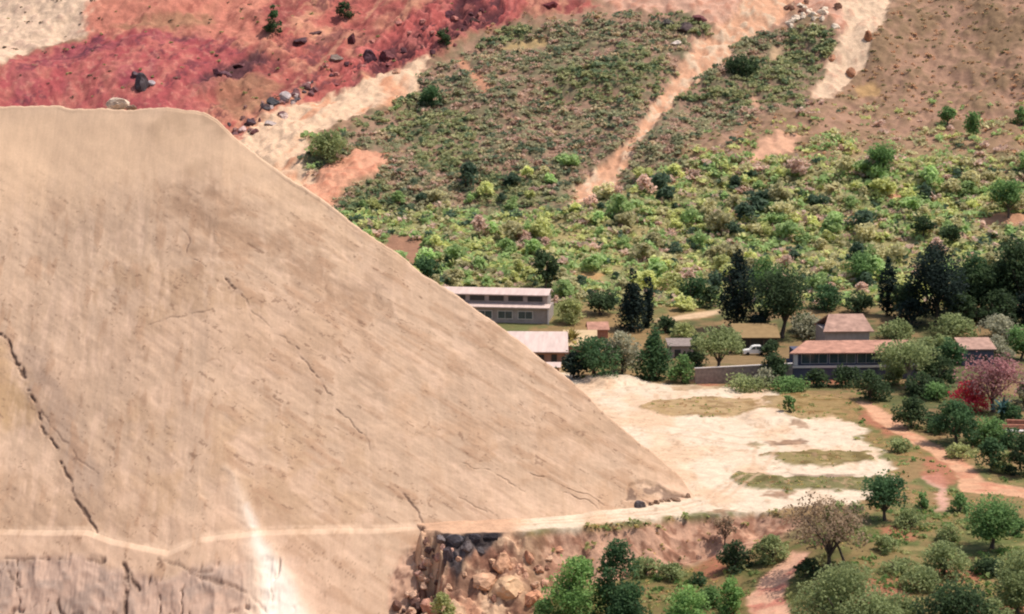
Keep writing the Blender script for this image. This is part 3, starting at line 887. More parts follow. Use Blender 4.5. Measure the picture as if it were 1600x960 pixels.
TREES = [
    # beyond and around the buildings
    ("cypress_tree", "broad dark pointed cypress right of the long shed", "cypress", 988, 516, 416, 50, "cone", "black", 0.0),
    ("cypress_tree", "slim dark cypress touching the right side of a broader one", "cypress", 1012, 512, 418, 18, "column", "black", 0.0),
    ("cypress_tree", "tall thick dark columnar cypress left of a round dark tree", "cypress", 1152, 516, 390, 56, "column", "black", 0.02),
    ("broadleaf_tree", "dark round tree on a visible trunk beside the thick columnar cypress", "tree", 1222, 528, 404, 96, "round", "dark", 0.16),
    ("broadleaf_tree", "olive umbrella shaped tree with leaning trunk before the low grey wall", "tree", 1121, 592, 504, 86, "umbrella", "olive", 0.34),
    ("cypress_tree", "thin dark spire cypress behind the orange roofed building", "cypress", 1386, 494, 394, 26, "column", "black", 0.0),
    ("evergreen_tree", "tall black-green tree just right of the thin spire cypress", "tree", 1462, 508, 372, 88, "round", "black", 0.05),
    ("evergreen_tree", "dark green tree between two taller dark evergreens", "tree", 1530, 494, 396, 78, "round", "dark", 0.05),
    ("evergreen_tree", "large dark evergreen cut by the right edge of the photo", "tree", 1590, 494, 360, 90, "round", "dark", 0.05),
    ("evergreen_tree", "squat dark tree filling the gap left of the tall black-green tree", "tree", 1415, 500, 432, 46, "round", "dark", 0.05),
    ("broadleaf_tree", "mid green rounded tree up left of the thin spire cypress", "tree", 1348, 440, 388, 56, "round", "green", 0.1),
    ("shrub", "small dark rounded tree above the thin spire cypress", "tree", 1442, 372, 332, 36, "round", "dark", 0.1),
    ("shrub", "small dark tree above the tall black-green tree", "tree", 1484, 384, 350, 36, "round", "dark", 0.1),
    ("shrub", "dark teal bush at the cliff edge left of the long shed", "bush", 665, 436, 396, 44, "bush", "deep", 0.0),
    ("broadleaf_tree", "dark grey tree rising behind the right end of the long shed", "tree", 852, 452, 384, 46, "round", "dark", 0.12),
    ("broadleaf_tree", "dark round tree left of the broad pointed cypress", "tree", 938, 492, 446, 52, "round", "dark", 0.08),
    ("broadleaf_tree", "olive yellow bush at the right wall of the long shed", "bush", 892, 505, 460, 50, "bush", "yellow", 0.05),
    ("broadleaf_tree", "round teal green tree right of the slim cypress", "tree", 1082, 478, 428, 46, "round", "deep", 0.12),
    ("broadleaf_tree", "light green tree squeezed behind the thick columnar cypress", "tree", 1196, 470, 400, 50, "round", "green", 0.1),
    ("broadleaf_tree", "lone yellow-green tree with trunk on bare red ground high at the right", "tree", 1576, 342, 276, 54, "round", "green", 0.25),
    ("shrub", "lone green tree with pale ground around, left of two on the brown slope", "tree", 1480, 196, 164, 32, "bush", "green", 0.1),
    ("shrub", "tall narrow green tree on the brown slope at the right", "tree", 1520, 216, 168, 24, "column", "green", 0.1),
    ("shrub", "green tree on the brown slope at the photo's right edge", "tree", 1596, 194, 164, 28, "bush", "green", 0.0),
    ("broadleaf_tree", "dark leaved tree standing above the pink bare patch on the right slope", "tree", 1376, 286, 226, 48, "round", "green", 0.1),
    ("shrub", "dark green lone tree at the top of the orange slope", "tree", 427, 54, 8, 26, "bush", "deep", 0.0),
    ("shrub", "dark bush at the top between red rocks", "bush", 538, 30, 2, 30, "bush", "dark", 0.0),
    ("shrub", "dark bush right of the maroon rock ridge", "bush", 694, 72, 42, 28, "bush", "dark", 0.0),
    ("shrub", "dark green bush on the cream scar's right rim", "bush", 672, 165, 125, 40, "bush", "deep", 0.0),
    ("shrub", "green bush in the hollow between the two cream scars", "bush", 516, 250, 196, 66, "bush", "olive", 0.0),
    ("shrub", "dark bush beside the small pale patch near the sand slide", "bush", 1155, 118, 82, 62, "bush", "dark", 0.0),
    # near the buildings' front
    ("broadleaf_tree", "bushy green tree in front of the pale roofed shed", "tree", 928, 592, 526, 94, "bush", "deep", 0.0),
    ("broadleaf_tree", "pale grey-green tree in the middle of the dark clump", "tree", 972, 590, 520, 66, "bush", "grey", 0.05),
    ("conifer_tree", "dark green conifer at the right end of the clump by the lot", "tree", 1022, 592, 500, 62, "cone", "deep", 0.0),
    ("shrub", "dark bush at the cliff edge under the pale roofed shed", "bush", 896, 592, 548, 46, "bush", "black", 0.0),
    ("shrub", "leafy green bush left of the umbrella shaped tree", "bush", 1066, 598, 550, 44, "bush", "green", 0.0),
    ("shrub", "low green hedge plant under the low grey wall", "hedge", 1165, 608, 584, 80, "bush", "olive", 0.0),
    ("shrub", "bright low bush at the end of the low grey wall", "hedge", 1234, 612, 586, 72, "bush", "green", 0.0),
    ("shrub", "tiny green bush on dry grass behind the lot", "bush", 1233, 650, 620, 20, "bush", "green", 0.0),
    ("broadleaf_tree", "grey-green bush on the left corner of the orange roofed building", "bush", 1268, 528, 492, 62, "bush", "grey", 0.0),
    ("broadleaf_tree", "grey-green broad tree with grey trunk in front of the veranda", "tree", 1418, 606, 520, 100, "umbrella", "olive", 0.3),
    ("broadleaf_tree", "bright green round tree right of the grey-green broad tree", "tree", 1484, 580, 526, 46, "round", "deep", 0.1),
    ("broadleaf_tree", "green tree at the photo's right edge above the mauve tree", "tree", 1596, 562, 506, 50, "round", "green", 0.05),
    ("shrub", "dark rounded shrub where the orange road begins", "bush", 1360, 626, 574, 62, "bush", "dark", 0.0),
    ("flowering_tree", "mauve pink blossoming tree at the right edge", "tree", 1552, 644, 546, 98, "round", "pink", 0.18),
    ("flowering_shrub", "crimson flowering bush below the mauve tree", "flowering bush", 1514, 642, 590, 68, "bush", "red", 0.0),
    ("shrub", "green bush left of the crimson flowers", "bush", 1462, 625, 592, 52, "bush", "green", 0.0),
    ("broadleaf_tree", "dark bush with pale top on the road's far side", "bush", 1424, 668, 614, 62, "bush", "dark", 0.0),
    ("broadleaf_tree", "large deep green tree with a sunlit top beside the orange road", "tree", 1494, 694, 618, 82, "bush", "deep", 0.05),
    ("shrub", "spreading dark green bush right of the large roadside tree", "bush", 1545, 694, 646, 70, "bush", "green", 0.0),
    ("broadleaf_tree", "blue-green round bush at the bend of the orange road", "bush", 1548, 736, 682, 56, "bush", "deep", 0.0),
    ("broadleaf_tree", "dark bush cut by the right edge near the road bend", "bush", 1604, 744, 668, 62, "bush", "dark", 0.0),
    # lower right
    ("broadleaf_tree", "round dark green tree on a short trunk at the lot's corner", "tree", 1382, 814, 736, 72, "round", "deep", 0.2),
    ("broadleaf_tree", "isolated round green tree with a dark shadow under it", "tree", 1550, 858, 768, 84, "round", "green", 0.1),
    ("shrub", "little green bush left of the isolated round tree", "bush", 1500, 800, 768, 36, "bush", "green", 0.0),
    ("shrub", "small bush right of the lot corner tree", "bush", 1440, 796, 766, 26, "bush", "green", 0.0),
    ("shrub", "sage green bush below the lot corner tree", "bush", 1424, 824, 792, 54, "bush", "olive", 0.0),
    ("sparse_tree", "large thin crowned tree with many bare limbs over the pink path", "tree", 1295, 888, 766, 160, "sparse", "brown", 0.22),
    ("sparse_tree", "green topped upright tree inside the thin crowned tree's outline", "tree", 1318, 880, 772, 74, "sparse", "olive", 0.3),
    ("sparse_tree", "tiny almost bare tree at the top of the cut bank", "tree", 1132, 856, 800, 46, "sparse", "brown", 0.3),
    ("shrub", "dark bush at the right foot of the cut bank", "bush", 1150, 890, 838, 60, "bush", "dark", 0.0),
    ("shrub", "olive bush between the bank and the pink path", "bush", 1206, 878, 832, 58, "bush", "olive", 0.0),
    ("broadleaf_tree", "bright green leafy tree below the broken rock", "tree", 900, 968, 862, 96, "bush", "bright", 0.0),
    ("broadleaf_tree", "taller green tree with a pointed top below the bank", "tree", 966, 965, 836, 76, "bush", "deep", 0.0),
    ("shrub", "dark green bush below the pointed green tree", "bush", 985, 980, 900, 74, "bush", "deep", 0.0),
    ("shrub", "yellowish green bush at the bottom left of the pink path", "bush", 1070, 982, 910, 84, "bush", "bright", 0.0),
    ("shrub", "small fresh green bush touching the pink path", "bush", 1140, 960, 896, 46, "bush", "bright", 0.0),
    ("shrub", "small round bush at the foot of the cut bank", "bush", 1092, 914, 890, 28, "bush", "deep", 0.0),
    ("shrub", "grassy yellow-green tuft beside the tan boulders", "bush", 690, 985, 932, 42, "bush", "yellow", 0.0),
    ("broadleaf_tree", "wide olive tree right of the pink path at the bottom", "tree", 1318, 995, 872, 165, "bush", "olive", 0.02),
    ("shrub", "pale green bush with dark base above red ground", "bush", 1476, 902, 836, 72, "bush", "olive", 0.02),
    ("broadleaf_tree", "dark olive spreading tree at the bottom right", "tree", 1490, 985, 900, 130, "bush", "dark", 0.0),
    ("broadleaf_tree", "brownish olive tree cut by the bottom right corner", "tree", 1590, 965, 852, 96, "bush", "olive", 0.08),
    ("shrub", "dark bush under the isolated round tree's shadow", "bush", 1545, 896, 862, 56, "bush", "dark", 0.0),
    ("broadleaf_tree", "dark low tree right of the round teal green tree", "tree", 1110, 480, 446, 34, "bush", "dark", 0.0),
    ("shrub", "dark shrub at the left end of the pale footpath", "bush", 1040, 520, 492, 46, "bush", "dark", 0.0),
    ("shrub", "dark undergrowth bush between the thick cypress and the round dark tree", "bush", 1190, 520, 480, 44, "bush", "black", 0.0),
    ("shrub", "teal green bush right of the round dark tree", "bush", 1290, 484, 440, 56, "bush", "deep", 0.0),
    ("shrub", "dark green bush above the faded tile roof", "bush", 1340, 488, 450, 52, "bush", "dark", 0.0),
    ("shrub", "olive shrub right behind the faded tile roof", "bush", 1400, 530, 494, 56, "bush", "olive", 0.0),
    ("shrub", "wide olive shrub under the tall black-green tree", "bush", 1490, 528, 484, 80, "bush", "olive", 0.0),
    ("shrub", "grey brown shrub under the large dark evergreen", "bush", 1562, 530, 488, 70, "bush", "grey", 0.0),
    ("broadleaf_tree", "dark tree in the gap between two big right edge evergreens", "tree", 1558, 488, 402, 62, "round", "dark", 0.03),
    ("broadleaf_tree", "dark green tree right beside the tall black-green tree", "tree", 1500, 496, 410, 58, "round", "dark", 0.03),
    ("shrub", "dark green shrub hiding the veranda's lower wall", "bush", 1440, 618, 578, 64, "bush", "dark", 0.0),
    ("shrub", "olive shrub before the middle of the veranda", "bush", 1395, 600, 556, 44, "bush", "olive", 0.0),
    ("shrub", "grey bush at the right edge below the mauve tree", "bush", 1600, 640, 590, 40, "bush", "grey", 0.0),
    ("shrub", "dark bush under the mauve tree's right side", "bush", 1576, 664, 626, 44, "bush", "deep", 0.0),
    ("shrub", "yellow-green shrub right of the road above the bend", "bush", 1500, 716, 690, 48, "bush", "yellow", 0.0),
    ("shrub", "yellow shrub between the two bushes at the road bend", "bush", 1568, 738, 700, 36, "bush", "yellow", 0.0),
    ("shrub", "green weed clump by the lot's right corner", "bush", 1405, 706, 680, 40, "bush", "olive", 0.0),
    ("shrub", "olive shrub at the foot of the bank's middle", "bush", 1010, 900, 866, 60, "bush", "olive", 0.0),
    ("shrub", "dark olive shrub beside the small round bush", "bush", 1050, 906, 876, 50, "bush", "olive", 0.0),
    ("shrub", "bright green weed bush left of the pink path", "bush", 1110, 945, 912, 54, "bush", "green", 0.0),
    ("shrub", "dark green bush behind the wide olive tree", "bush", 1265, 900, 868, 44, "bush", "dark", 0.0),
    ("shrub", "olive bush right of the wide olive tree", "bush", 1405, 968, 920, 66, "bush", "olive", 0.0),
    ("shrub", "green bush at the right edge beside the road", "bush", 1590, 836, 806, 34, "bush", "green", 0.0),
    ("shrub", "low green bush right of the thin crowned tree", "bush", 1385, 862, 832, 44, "bush", "olive", 0.0),
    ("shrub", "grey-green shrub against the middle of the low grey wall", "bush", 1195, 604, 572, 44, "bush", "grey", 0.0),
    ("shrub", "dark shrub at the left end of the veranda building's wall", "bush", 1275, 604, 572, 46, "bush", "dark", 0.0),
    ("shrub", "dark shrub below the veranda's left windows", "bush", 1322, 604, 566, 50, "bush", "dark", 0.0),
    ("shrub", "small olive tree left of the parked car", "bush", 1142, 552, 512, 40, "bush", "olive", 0.0),
    ("shrub", "dark shrub in front of the ochre roofed shed", "bush", 1206, 556, 528, 34, "bush", "dark", 0.0),
    ("shrub", "yellow-green shrub behind the small grey shed", "bush", 1070, 530, 500, 46, "bush", "yellow", 0.0),
    ("shrub", "olive shrub at the veranda roof's right end", "bush", 1470, 562, 520, 54, "bush", "olive", 0.0),
    ("shrub", "grey shrub between the blue-grey house and the right edge", "bush", 1560, 566, 520, 48, "bush", "grey", 0.0),
    ("shrub", "low olive bush at the bottom edge right of the wide olive tree", "bush", 1372, 992, 920, 100, "bush", "olive", 0.0),
    ("shrub", "olive bush at the bottom edge between two dark trees", "bush", 1552, 985, 930, 70, "bush", "olive", 0.0),
    ("shrub", "olive bush above the dark olive spreading tree", "bush", 1440, 922, 880, 66, "bush", "olive", 0.0),
    ("shrub", "green bush at the bottom left beside the tumbled blocks", "bush", 852, 985, 930, 50, "bush", "green", 0.0),
    ("shrub", "low olive bush above the pale green bush", "bush", 1480, 846, 816, 40, "bush", "olive", 0.0),
    ("shrub", "black undergrowth bush between the thin spire and tall evergreen", "bush", 1424, 510, 462, 56, "bush", "black", 0.0),
    ("shrub", "dark undergrowth bush under the evergreens' middle", "bush", 1500, 506, 452, 62, "bush", "dark", 0.0),
    ("shrub", "dark undergrowth bush under the right edge evergreens", "bush", 1560, 506, 446, 70, "bush", "dark", 0.0),
    ("shrub", "dark bush at the right edge under the evergreens", "bush", 1610, 508, 450, 60, "bush", "black", 0.0),
    ("broadleaf_tree", "dark teal tree rising between the tall black-green tree and the right edge group", "tree", 1514, 492, 388, 60, "round", "deep", 0.0),
    ("shrub", "dark bush under the left side of the round dark tree", "bush", 1182, 530, 490, 40, "bush", "black", 0.0),
    ("shrub", "dark bush filling the gap under the green roadside trees", "bush", 1466, 676, 640, 52, "bush", "dark", 0.0),
    ("shrub", "green bush by the brick terrace wall", "bush", 1582, 700, 664, 46, "bush", "deep", 0.0),
    ("shrub", "dark tree behind the left end of the low grey wall", "bush", 1090, 572, 520, 44, "bush", "dark", 0.0),
    ("shrub", "dark olive bush over the top of the low grey wall", "bush", 1210, 600, 548, 56, "bush", "dark", 0.0),
    ("shrub", "dark bush hiding the right end of the veranda building", "bush", 1462, 604, 540, 60, "bush", "dark", 0.0),
    ("shrub", "olive bush in front of the right part of the orange roof", "bush", 1448, 572, 524, 56, "bush", "olive", 0.0),
    ("shrub", "grey-green bush over the left slope of the faded tile roof", "bush", 1258, 520, 484, 50, "bush", "grey", 0.0),
    ("shrub", "low olive bush left of the pale green bush", "bush", 1405, 895, 868, 60, "bush", "olive", 0.0),
]
for t in TREES:
    tree(*t[:10], bark=M_BARKG if "grey trunk" in t[1] else None, dens=0.45 if t[0] == "sparse_tree" else 0.62 if t[0] == "flowering_tree" else 1.0)
spiky("spiky_palm", "brown green spiky palm in front of the pale roofed shed", "palm", 893, 556, 506, 54, A(120, 110, 64, LE))
spiky("agave_plant", "dark blue-green spiky agave below the mauve tree", "agave", 1566, 662, 616, 62, A(62, 86, 84, LE))

# ------------------------------------------------------------------ scrub: individual shrubs in the belt, one mass higher up
SHR = []
for i in range(10):
    r = np.random.default_rng(500 + i)
    w = r.uniform(0.9, 1.15); h = r.uniform(0.65, 0.95)
    SHR.append(crown_mesh("shrub", r, "bush" if i % 3 else "round", w, h, 14, 30, 0.13, np.array([0.6] * 3), np.array([1.3] * 3), z0=0.0))
KCOL = {"pale yellow-green": A(150, 156, 96, LE), "fresh green": A(122, 144, 88, LE), "dull olive": A(144, 142, 102, LE), "bare grey-brown": A(158, 138, 120, LE), "dark green": A(64, 82, 62, LE)}
KP = [0.20, 0.33, 0.26, 0.09, 0.12]
ZONES = [(560, 720, "by the sloping edge of the rock face"), (720, 870, "uphill from the long shed"), (870, 1040, "uphill from the pointed cypress"), (1040, 1180, "uphill from the thick columnar cypress"),
         (1180, 1330, "uphill from the dark round tree"), (1330, 1460, "uphill from the thin spire cypress"), (1460, 1640, "uphill from the large dark evergreens")]


def proj(x, y, z):
    cp, sp = math.cos(R(PITCH)), math.sin(R(PITCH))
    dz = z - CAM_H
    f = y * cp - dz * sp
    return 800 + x / f / TH * 800, 480 - (y * sp + dz * cp) / f / TH * 800


clear = np.maximum.reduce([m_sl, m_sl2, m_scar1, m_scar2, m_path2, m_top] + bare).reshape(nr, nc)


def clr(x, y):
    return clear[int(np.clip(np.searchsorted(ty, y), 0, nr - 1)), int(np.clip(np.searchsorted(tt, x / y), 0, nc - 1))]


KCOL = {k: np.minimum(gy(v, 0.1) * np.array([1.14, 1.08, 1.12]), 0.9) for k, v in KCOL.items()}
placed = 0; tries = 0
kinds = list(KCOL)
r = np.random.default_rng(99)
pts_b = []
while placed < 285 and tries < 20000:
    tries += 1
    px = r.uniform(560, 1610); py = r.uniform(255, 492)
    if py < 255 + 70 * max(0, (900 - px) / 350): continue
    if px > 1250 and py < 300 and r.uniform() < 0.6: continue
    g = G(px, py)
    if clr(*g) > 0.3: continue
    if 705 < px < 870 and py > 455: continue
    if py > 470 and px > 1100: continue
    if any(abs(g[0] - q[0]) < 1.9 and abs(g[1] - q[1]) < 2.4 for q in pts_b): continue
    pts_b.append(g)
    k = kinds[int(r.choice(5, p=KP))]
    zone = next((z[2] for z in ZONES if z[0] <= px < z[1]), ZONES[-1][2])
    rank = "higher" if py < 350 else "lower"
    o = bpy.data.objects.new("hillside_shrub", SHR[int(r.integers(len(SHR)))])
    COL.objects.link(o)
    s = 2.6 + 5.6 * r.uniform() ** 1.7 * (0.8 if k == "bare grey-brown" else 1)
    o.scale = (s, s, s * r.uniform(0.8, 1.15))
    o.location = (g[0], g[1], zg(*g) - 0.25)
    o.rotation_euler = (0, 0, r.uniform(0, 6.28))
    jit = r.uniform(0.8, 1.2)
    o.color = (*np.minimum(KCOL[k] * jit, 0.9), 1)
    tag(o, f"{k} shrub in the {rank} belt {zone}", "shrub", "shrubs of the green belt at the foot of the hill")
    placed += 1


def scrub_mass(name, label, spots, leaf_n, mat=M_LEAF):
    """one mass of scrub; spots: (x, y, width, colour)"""
    Vs, Cs = [], []
    rr = np.random.default_rng(4)
    for (x, y, w, col) in spots:
        z = zg(x, y)
        n = leaf_n
        d = rr.normal(size=(n, 3)); d /= np.linalg.norm(d, axis=1)[:, None]; d[:, 2] = np.abs(d[:, 2])
        nl = 4; lob = rr.normal(size=(nl, 3)) * 0.28; lob[:, 2] = np.abs(lob[:, 2]) * 0.6
        pts = (lob[rr.integers(0, nl, n)] + d * rr.uniform(0.15, 0.36, n)[:, None]) * w
        pts[:, 2] *= 0.75
        V, F_ = leaf_quads(rr, pts, 0.26 * w + 0.12)
        V = V + np.array([x, y, z - 0.1])
        Vs.append(V)
        Cs.append(np.repeat(col[None] * rr.uniform(0.7, 1.2, n)[:, None], 4, 0))
    V = np.concatenate(Vs)
    o = link(name, mesh_from(name, V, np.arange(len(V)).reshape(-1, 4), np.concatenate(Cs), mat, smooth=False))
    tag(o, label, "scrub", kind="stuff")


spots = []
U = [A(138, 134, 106, LE), A(122, 124, 96, LE), A(154, 130, 114, LE), A(92, 102, 82, LE), A(158, 142, 114, LE)]
msc = m_scrub.reshape(nr, nc); mrd = np.maximum(m_red, m_cream0).reshape(nr, nc)
r = np.random.default_rng(12)
for _ in range(29000):
    px = r.uniform(-60, 1760); py = r.uniform(-40, 480)
    if px < 440 and py > 190: continue
    g = G(px, py)
    i = int(np.clip(np.searchsorted(ty, g[1]), 0, nr - 1)); j = int(np.clip(np.searchsorted(tt, g[0] / g[1]), 0, nc - 1))
    if clear[i, j] > 0.25: continue
    if 700 < px < 872 and py > 448: continue
    if mrd[i, j] > 0.5:
        if r.uniform() < (0.025 if px > 160 else 0.04): spots.append((g[0], g[1], r.uniform(0.7, 1.6), A(96, 84, 70, LE) if r.uniform() < 0.6 else A(120, 122, 80, LE)))
        continue
    dens = 0.30
    if msc[i, j] > 0.5: dens = 0.55 + 0.42 * vnoise(g[0] / 14, g[1] / 14, 5)
    elif py > 250: dens = 0.45 + 0.6 * vnoise(g[0] / 12, g[1] / 12, 5)
    else: dens = 0.10 + 0.35 * max(0, (py - 130) / 120) + 0.15 * (vnoise(g[0] / 16, g[1] / 16, 6) > 0.6)
    if py < 250 and px > 1330: dens = 0.20 + 0.22 * max(0, (py - 110) / 140)
    if r.uniform() > dens: continue
    if msc[i, j] > 0.5 and py < 330:
        # greener towards the lower left of the scrub
        gl = vnoise(g[0] / 18, g[1] / 18, 8)
        c = U[int(r.choice(5, p=[0.3, 0.24, 0.22, 0.14, 0.1]))] if gl < 0.6 else U[int(r.choice([0, 1, 3, 0]))] * np.array([0.94, 1.0, 0.84])
        w = r.uniform(1.3, 3.4)
    elif py > 250 or r.uniform() < (py - 130) / 150:
        c = KCOL[kinds[int(r.choice(5, p=[0.24, 0.28, 0.28, 0.12, 0.08]))]]; w = 1.1 + 3.4 * r.uniform() ** 1.6
    else:
        c = [A(164, 132, 104, LE), A(146, 122, 92, LE), A(112, 106, 76, LE)][int(r.integers(3))]; w = r.uniform(0.7, 1.7)
    spots.append((g[0], g[1], w, c))
scrub_mass("hillside_scrub", "grey-green scrub covering the hillside between the earth slides", spots, 26)

# weeds and dry tufts on the plain
spots = []
reserve = np.maximum.reduce([m_road, m_road2, m_path, m_pale]).reshape(nr, nc); mlot = m_lot.reshape(nr, nc)
strips = np.maximum.reduce(lot_strips[:4]).reshape(nr, nc); mun = m_under.reshape(nr, nc)
bk = np.maximum(bankL, bankR).reshape(nr, nc)
for _ in range(11000):
    px = r.uniform(860, 1720); py = r.uniform(590, 1010)
    g = G(px, py)
    i = int(np.clip(np.searchsorted(ty, g[1]), 0, nr - 1)); j = int(np.clip(np.searchsorted(tt, g[0] / g[1]), 0, nc - 1))
    if reserve[i, j] > 0.1: continue
    if mlot[i, j] > 0.4 and strips[i, j] < 0.5:
        continue
    if bk[i, j] > 0.5 and r.uniform() > 0.10: continue
    if g[0] < 2 and py > 800: continue
    if r.uniform() > 0.25 + 0.6 * (vnoise(g[0] / 7, g[1] / 7, 15) > 0.5): continue
    big = r.uniform() < (0.42 if mun[i, j] > 0.5 else 0.16)
    c = [A(160, 142, 94, LE), A(140, 136, 84, LE), A(120, 126, 78, LE), A(150, 122, 90, LE)][int(r.integers(4))] if not big else [A(78, 100, 54, LE), A(104, 116, 70, LE), A(128, 128, 84, LE)][int(r.integers(3))]
    spots.append((g[0], g[1], r.uniform(0.9, 1.7) if big and mlot[i, j] < 0.4 else r.uniform(0.25, 0.7), c))
scrub_mass("grass_tufts", "dry grass tufts and weeds on the plain", spots, 12)

# ------------------------------------------------------------------ rocks
ROCKS = []
for i in range(8):
    import bmesh
    bm = bmesh.new()
    bmesh.ops.create_icosphere(bm, subdivisions=3, radius=0.62)
    rr = random.Random(i)
    for _ in range(14):
        d = Vector((rr.gauss(0, 1), rr.gauss(0, 1), rr.gauss(0, 0.8))).normalized(); hcut = rr.uniform(0.34, 0.5)
        for v in bm.verts:
            q = v.co.dot(d)
            if q > hcut: v.co -= d * (q - hcut)
    for v in bm.verts:
        v.co += Vector((rr.uniform(-1, 1), rr.uniform(-1, 1), rr.uniform(-1, 1))) * 0.035
    me = bpy.data.meshes.new("boulder"); bm.to_mesh(me); bm.free()
    me.materials.append(M_ROCK)
    ROCKS.append(me)


def rock(cx, cy, wpx, hpx, col, label, group=None, sink=0.38, depth=1.0, at=None, name="boulder", var=None, rx=0.0):
    g = at if at is not None else G(cx, cy)
    z = zg(g[0], g[1]) if len(g) == 2 else g[2]
    s = ppm(g[1], z)
    o = bpy.data.objects.new(name, ROCKS[int((cx * 3 + cy) % len(ROCKS)) if var is None else var])
    COL.objects.link(o)
    w, h = wpx / s, hpx / s
    o.scale = (w, w * depth, h * 1.15)
    o.location = (g[0], g[1] + w * 0.2, z + h * (0.5 - sink))
    o.rotation_euler = (rx, 0, random.uniform(0, 6.28) if depth == 1.0 else random.uniform(-0.3, 0.3))
    o.color = (*A(*col, 1.25), 1)
    return tag(o, label, "boulder", group)


# white boulder on the crest and the dark cluster behind it
cz = on_cliff(183, 172)
rock(183, 172, 34, 16, (232, 206, 180), "flat topped white boulder on the crest of the rock face", at=(cz[0], y_foot(cz[0]) + cz[1] * CT + 1.3, cz[1] + 0.1), depth=0.7, sink=0.1)
rock(203, 172, 18, 8, (150, 122, 104), "low brown rock beside the white boulder on the crest", at=(on_cliff(203, 172)[0], y_foot(on_cliff(203, 172)[0]) + cz[1] * CT + 1.3, cz[1]), depth=0.7, sink=0.1)
rock(220, 140, 24, 24, (92, 84, 86), "dark grey boulder standing alone on the crimson slope", sink=0.1)
rock(236, 134, 14, 9, (190, 176, 176), "small pale rock against the dark grey boulder")
rock(212, 120, 14, 12, (104, 86, 92), "small purplish rock above the dark grey boulder")
for i, (cx, cy, w, h, c) in enumerate([(cx, cy, w * 0.78, h * 0.85, c) for cx, cy, w, h, c in [(428, 168, 26, 20, (84, 82, 84)), (446, 160, 24, 18, (206, 190, 186)), (414, 176, 20, 10, (110, 90, 90)), (460, 152, 22, 14, (120, 84, 84)), (392, 198, 26, 14, (92, 74, 78)), (378, 206, 18, 14, (214, 180, 172)), (398, 212, 20, 12, (120, 80, 76)), (424, 196, 26, 12, (190, 172, 164)), (442, 184, 22, 12, (212, 188, 178)), (478, 140, 22, 12, (150, 104, 100)), (350, 120, 24, 14, (112, 78, 84)), (338, 112, 20, 14, (128, 84, 88)), (405, 104, 22, 16, (104, 58, 62)), (372, 98, 40, 8, (116, 76, 78)),
                                           (576, 96, 34, 24, (96, 66, 74)), (556, 92, 26, 18, (112, 70, 74)), (604, 92, 30, 18, (120, 72, 74)), (548, 66, 22, 26, (92, 54, 58)), (640, 60, 26, 18, (110, 76, 66)), (470, 66, 34, 14, (92, 66, 70)), (492, 56, 30, 10, (100, 72, 70)), (500, 82, 16, 10, (100, 72, 74)), (524, 92, 30, 12, (150, 130, 118)), (620, 116, 20, 10, (212, 160, 130)), (650, 26, 22, 14, (100, 62, 66)), (700, 26, 30, 20, (96, 56, 64)), (742, 34, 18, 14, (84, 60, 56)), (826, 30, 24, 16, (104, 62, 60)), (858, 14, 30, 14, (118, 60, 62))]]):
    if i > 9 and i % 3 == 0: continue
    rock(cx, cy, w, h, c, "angular rock jutting from the red slope behind the rock face" if i > 9 else "boulder of the grey and white pile where the red slope meets the crest", "rocks on the red slope" if i > 9 else "boulder pile by the crest")
r = np.random.default_rng(31)
for i in range(70):
    if i < 34: cx = r.uniform(345, 500); cy = 215 - (cx - 345) * 0.5 + r.normal() * 9; c = [(92, 84, 86), (206, 184, 176), (128, 92, 92), (160, 120, 110)][int(r.integers(4))]
    else: cx = r.uniform(500, 760); cy = 118 - (cx - 500) * 0.36 + r.normal() * 20; c = [(100, 66, 70), (140, 84, 84), (196, 130, 118)][int(r.integers(3))]
    rock(cx, cy, r.uniform(5, 15), r.uniform(4, 9), c, "small stone of the scatter along the lower rim of the red slope" if i < 34 else "small stone on the maroon rocky ridge of the red slope", "stones scattered on the red slope")
for i in range(26):
    cx = r.uniform(1232, 1312); cy = r.uniform(2, 44)
    rock(cx, cy, r.uniform(8, 20), r.uniform(6, 11), (240, 218, 192) if r.uniform() < 0.65 else (150, 112, 92), "pale boulder strewn at the head of the two earth slides", "boulders at the head of the slides")
for i, (cx, cy, w, h, c) in enumerate([(1072, 48, 30, 14, (96, 80, 78)), (1058, 70, 22, 10, (232, 214, 200)), (1090, 36, 24, 12, (120, 74, 74)), (1044, 40, 24, 14, (84, 78, 72)), (1356, 62, 12, 20, (176, 120, 88)), (1330, 116, 14, 16, (190, 136, 104)), (1300, 88, 12, 14, (196, 142, 112))]):
    rock(cx, cy, w, h, c, "rock on the rim of the upper earth slides", "rocks on the slide rims")

# bank below the track: dark outcrop, tumbled tan blocks
rock(712, 854, 30, 18, (104, 98, 100), "dark grey rock outcrop under the track's edge", depth=0.35, sink=0.1, name="rock_outcrop", var=2)
rock(766, 848, 26, 14, (62, 56, 58), "dark brown rock at the right end of the grey outcrop", depth=0.4, sink=0.1, name="rock_outcrop", var=4)
rock(700, 884, 18, 26, (96, 84, 86), "grey rock pillar below the left of the outcrop", depth=0.5, sink=0.15, name="rock_outcrop", var=5)
rock(1002, 780, 18, 14, (104, 96, 96), "small dark grey rock at the right foot of the rock face", at=(on_cliff(1000, 778)[0], y_foot(on_cliff(1000, 778)[0]) - 0.1), sink=0.4, var=1)
for i in range(9):
    cx = 1016 + i * 7 + r.uniform(-3, 3)
    q = on_cliff(cx, 778)
    rock(cx, 778, r.uniform(6, 13), r.uniform(5, 9), (150, 120, 98), "small brown rubble stone at the right foot of the rock face", "rubble at the right foot of the rock face", at=(q[0], y_foot(q[0]) - 0.2 + r.uniform(-0.4, 0.6)))
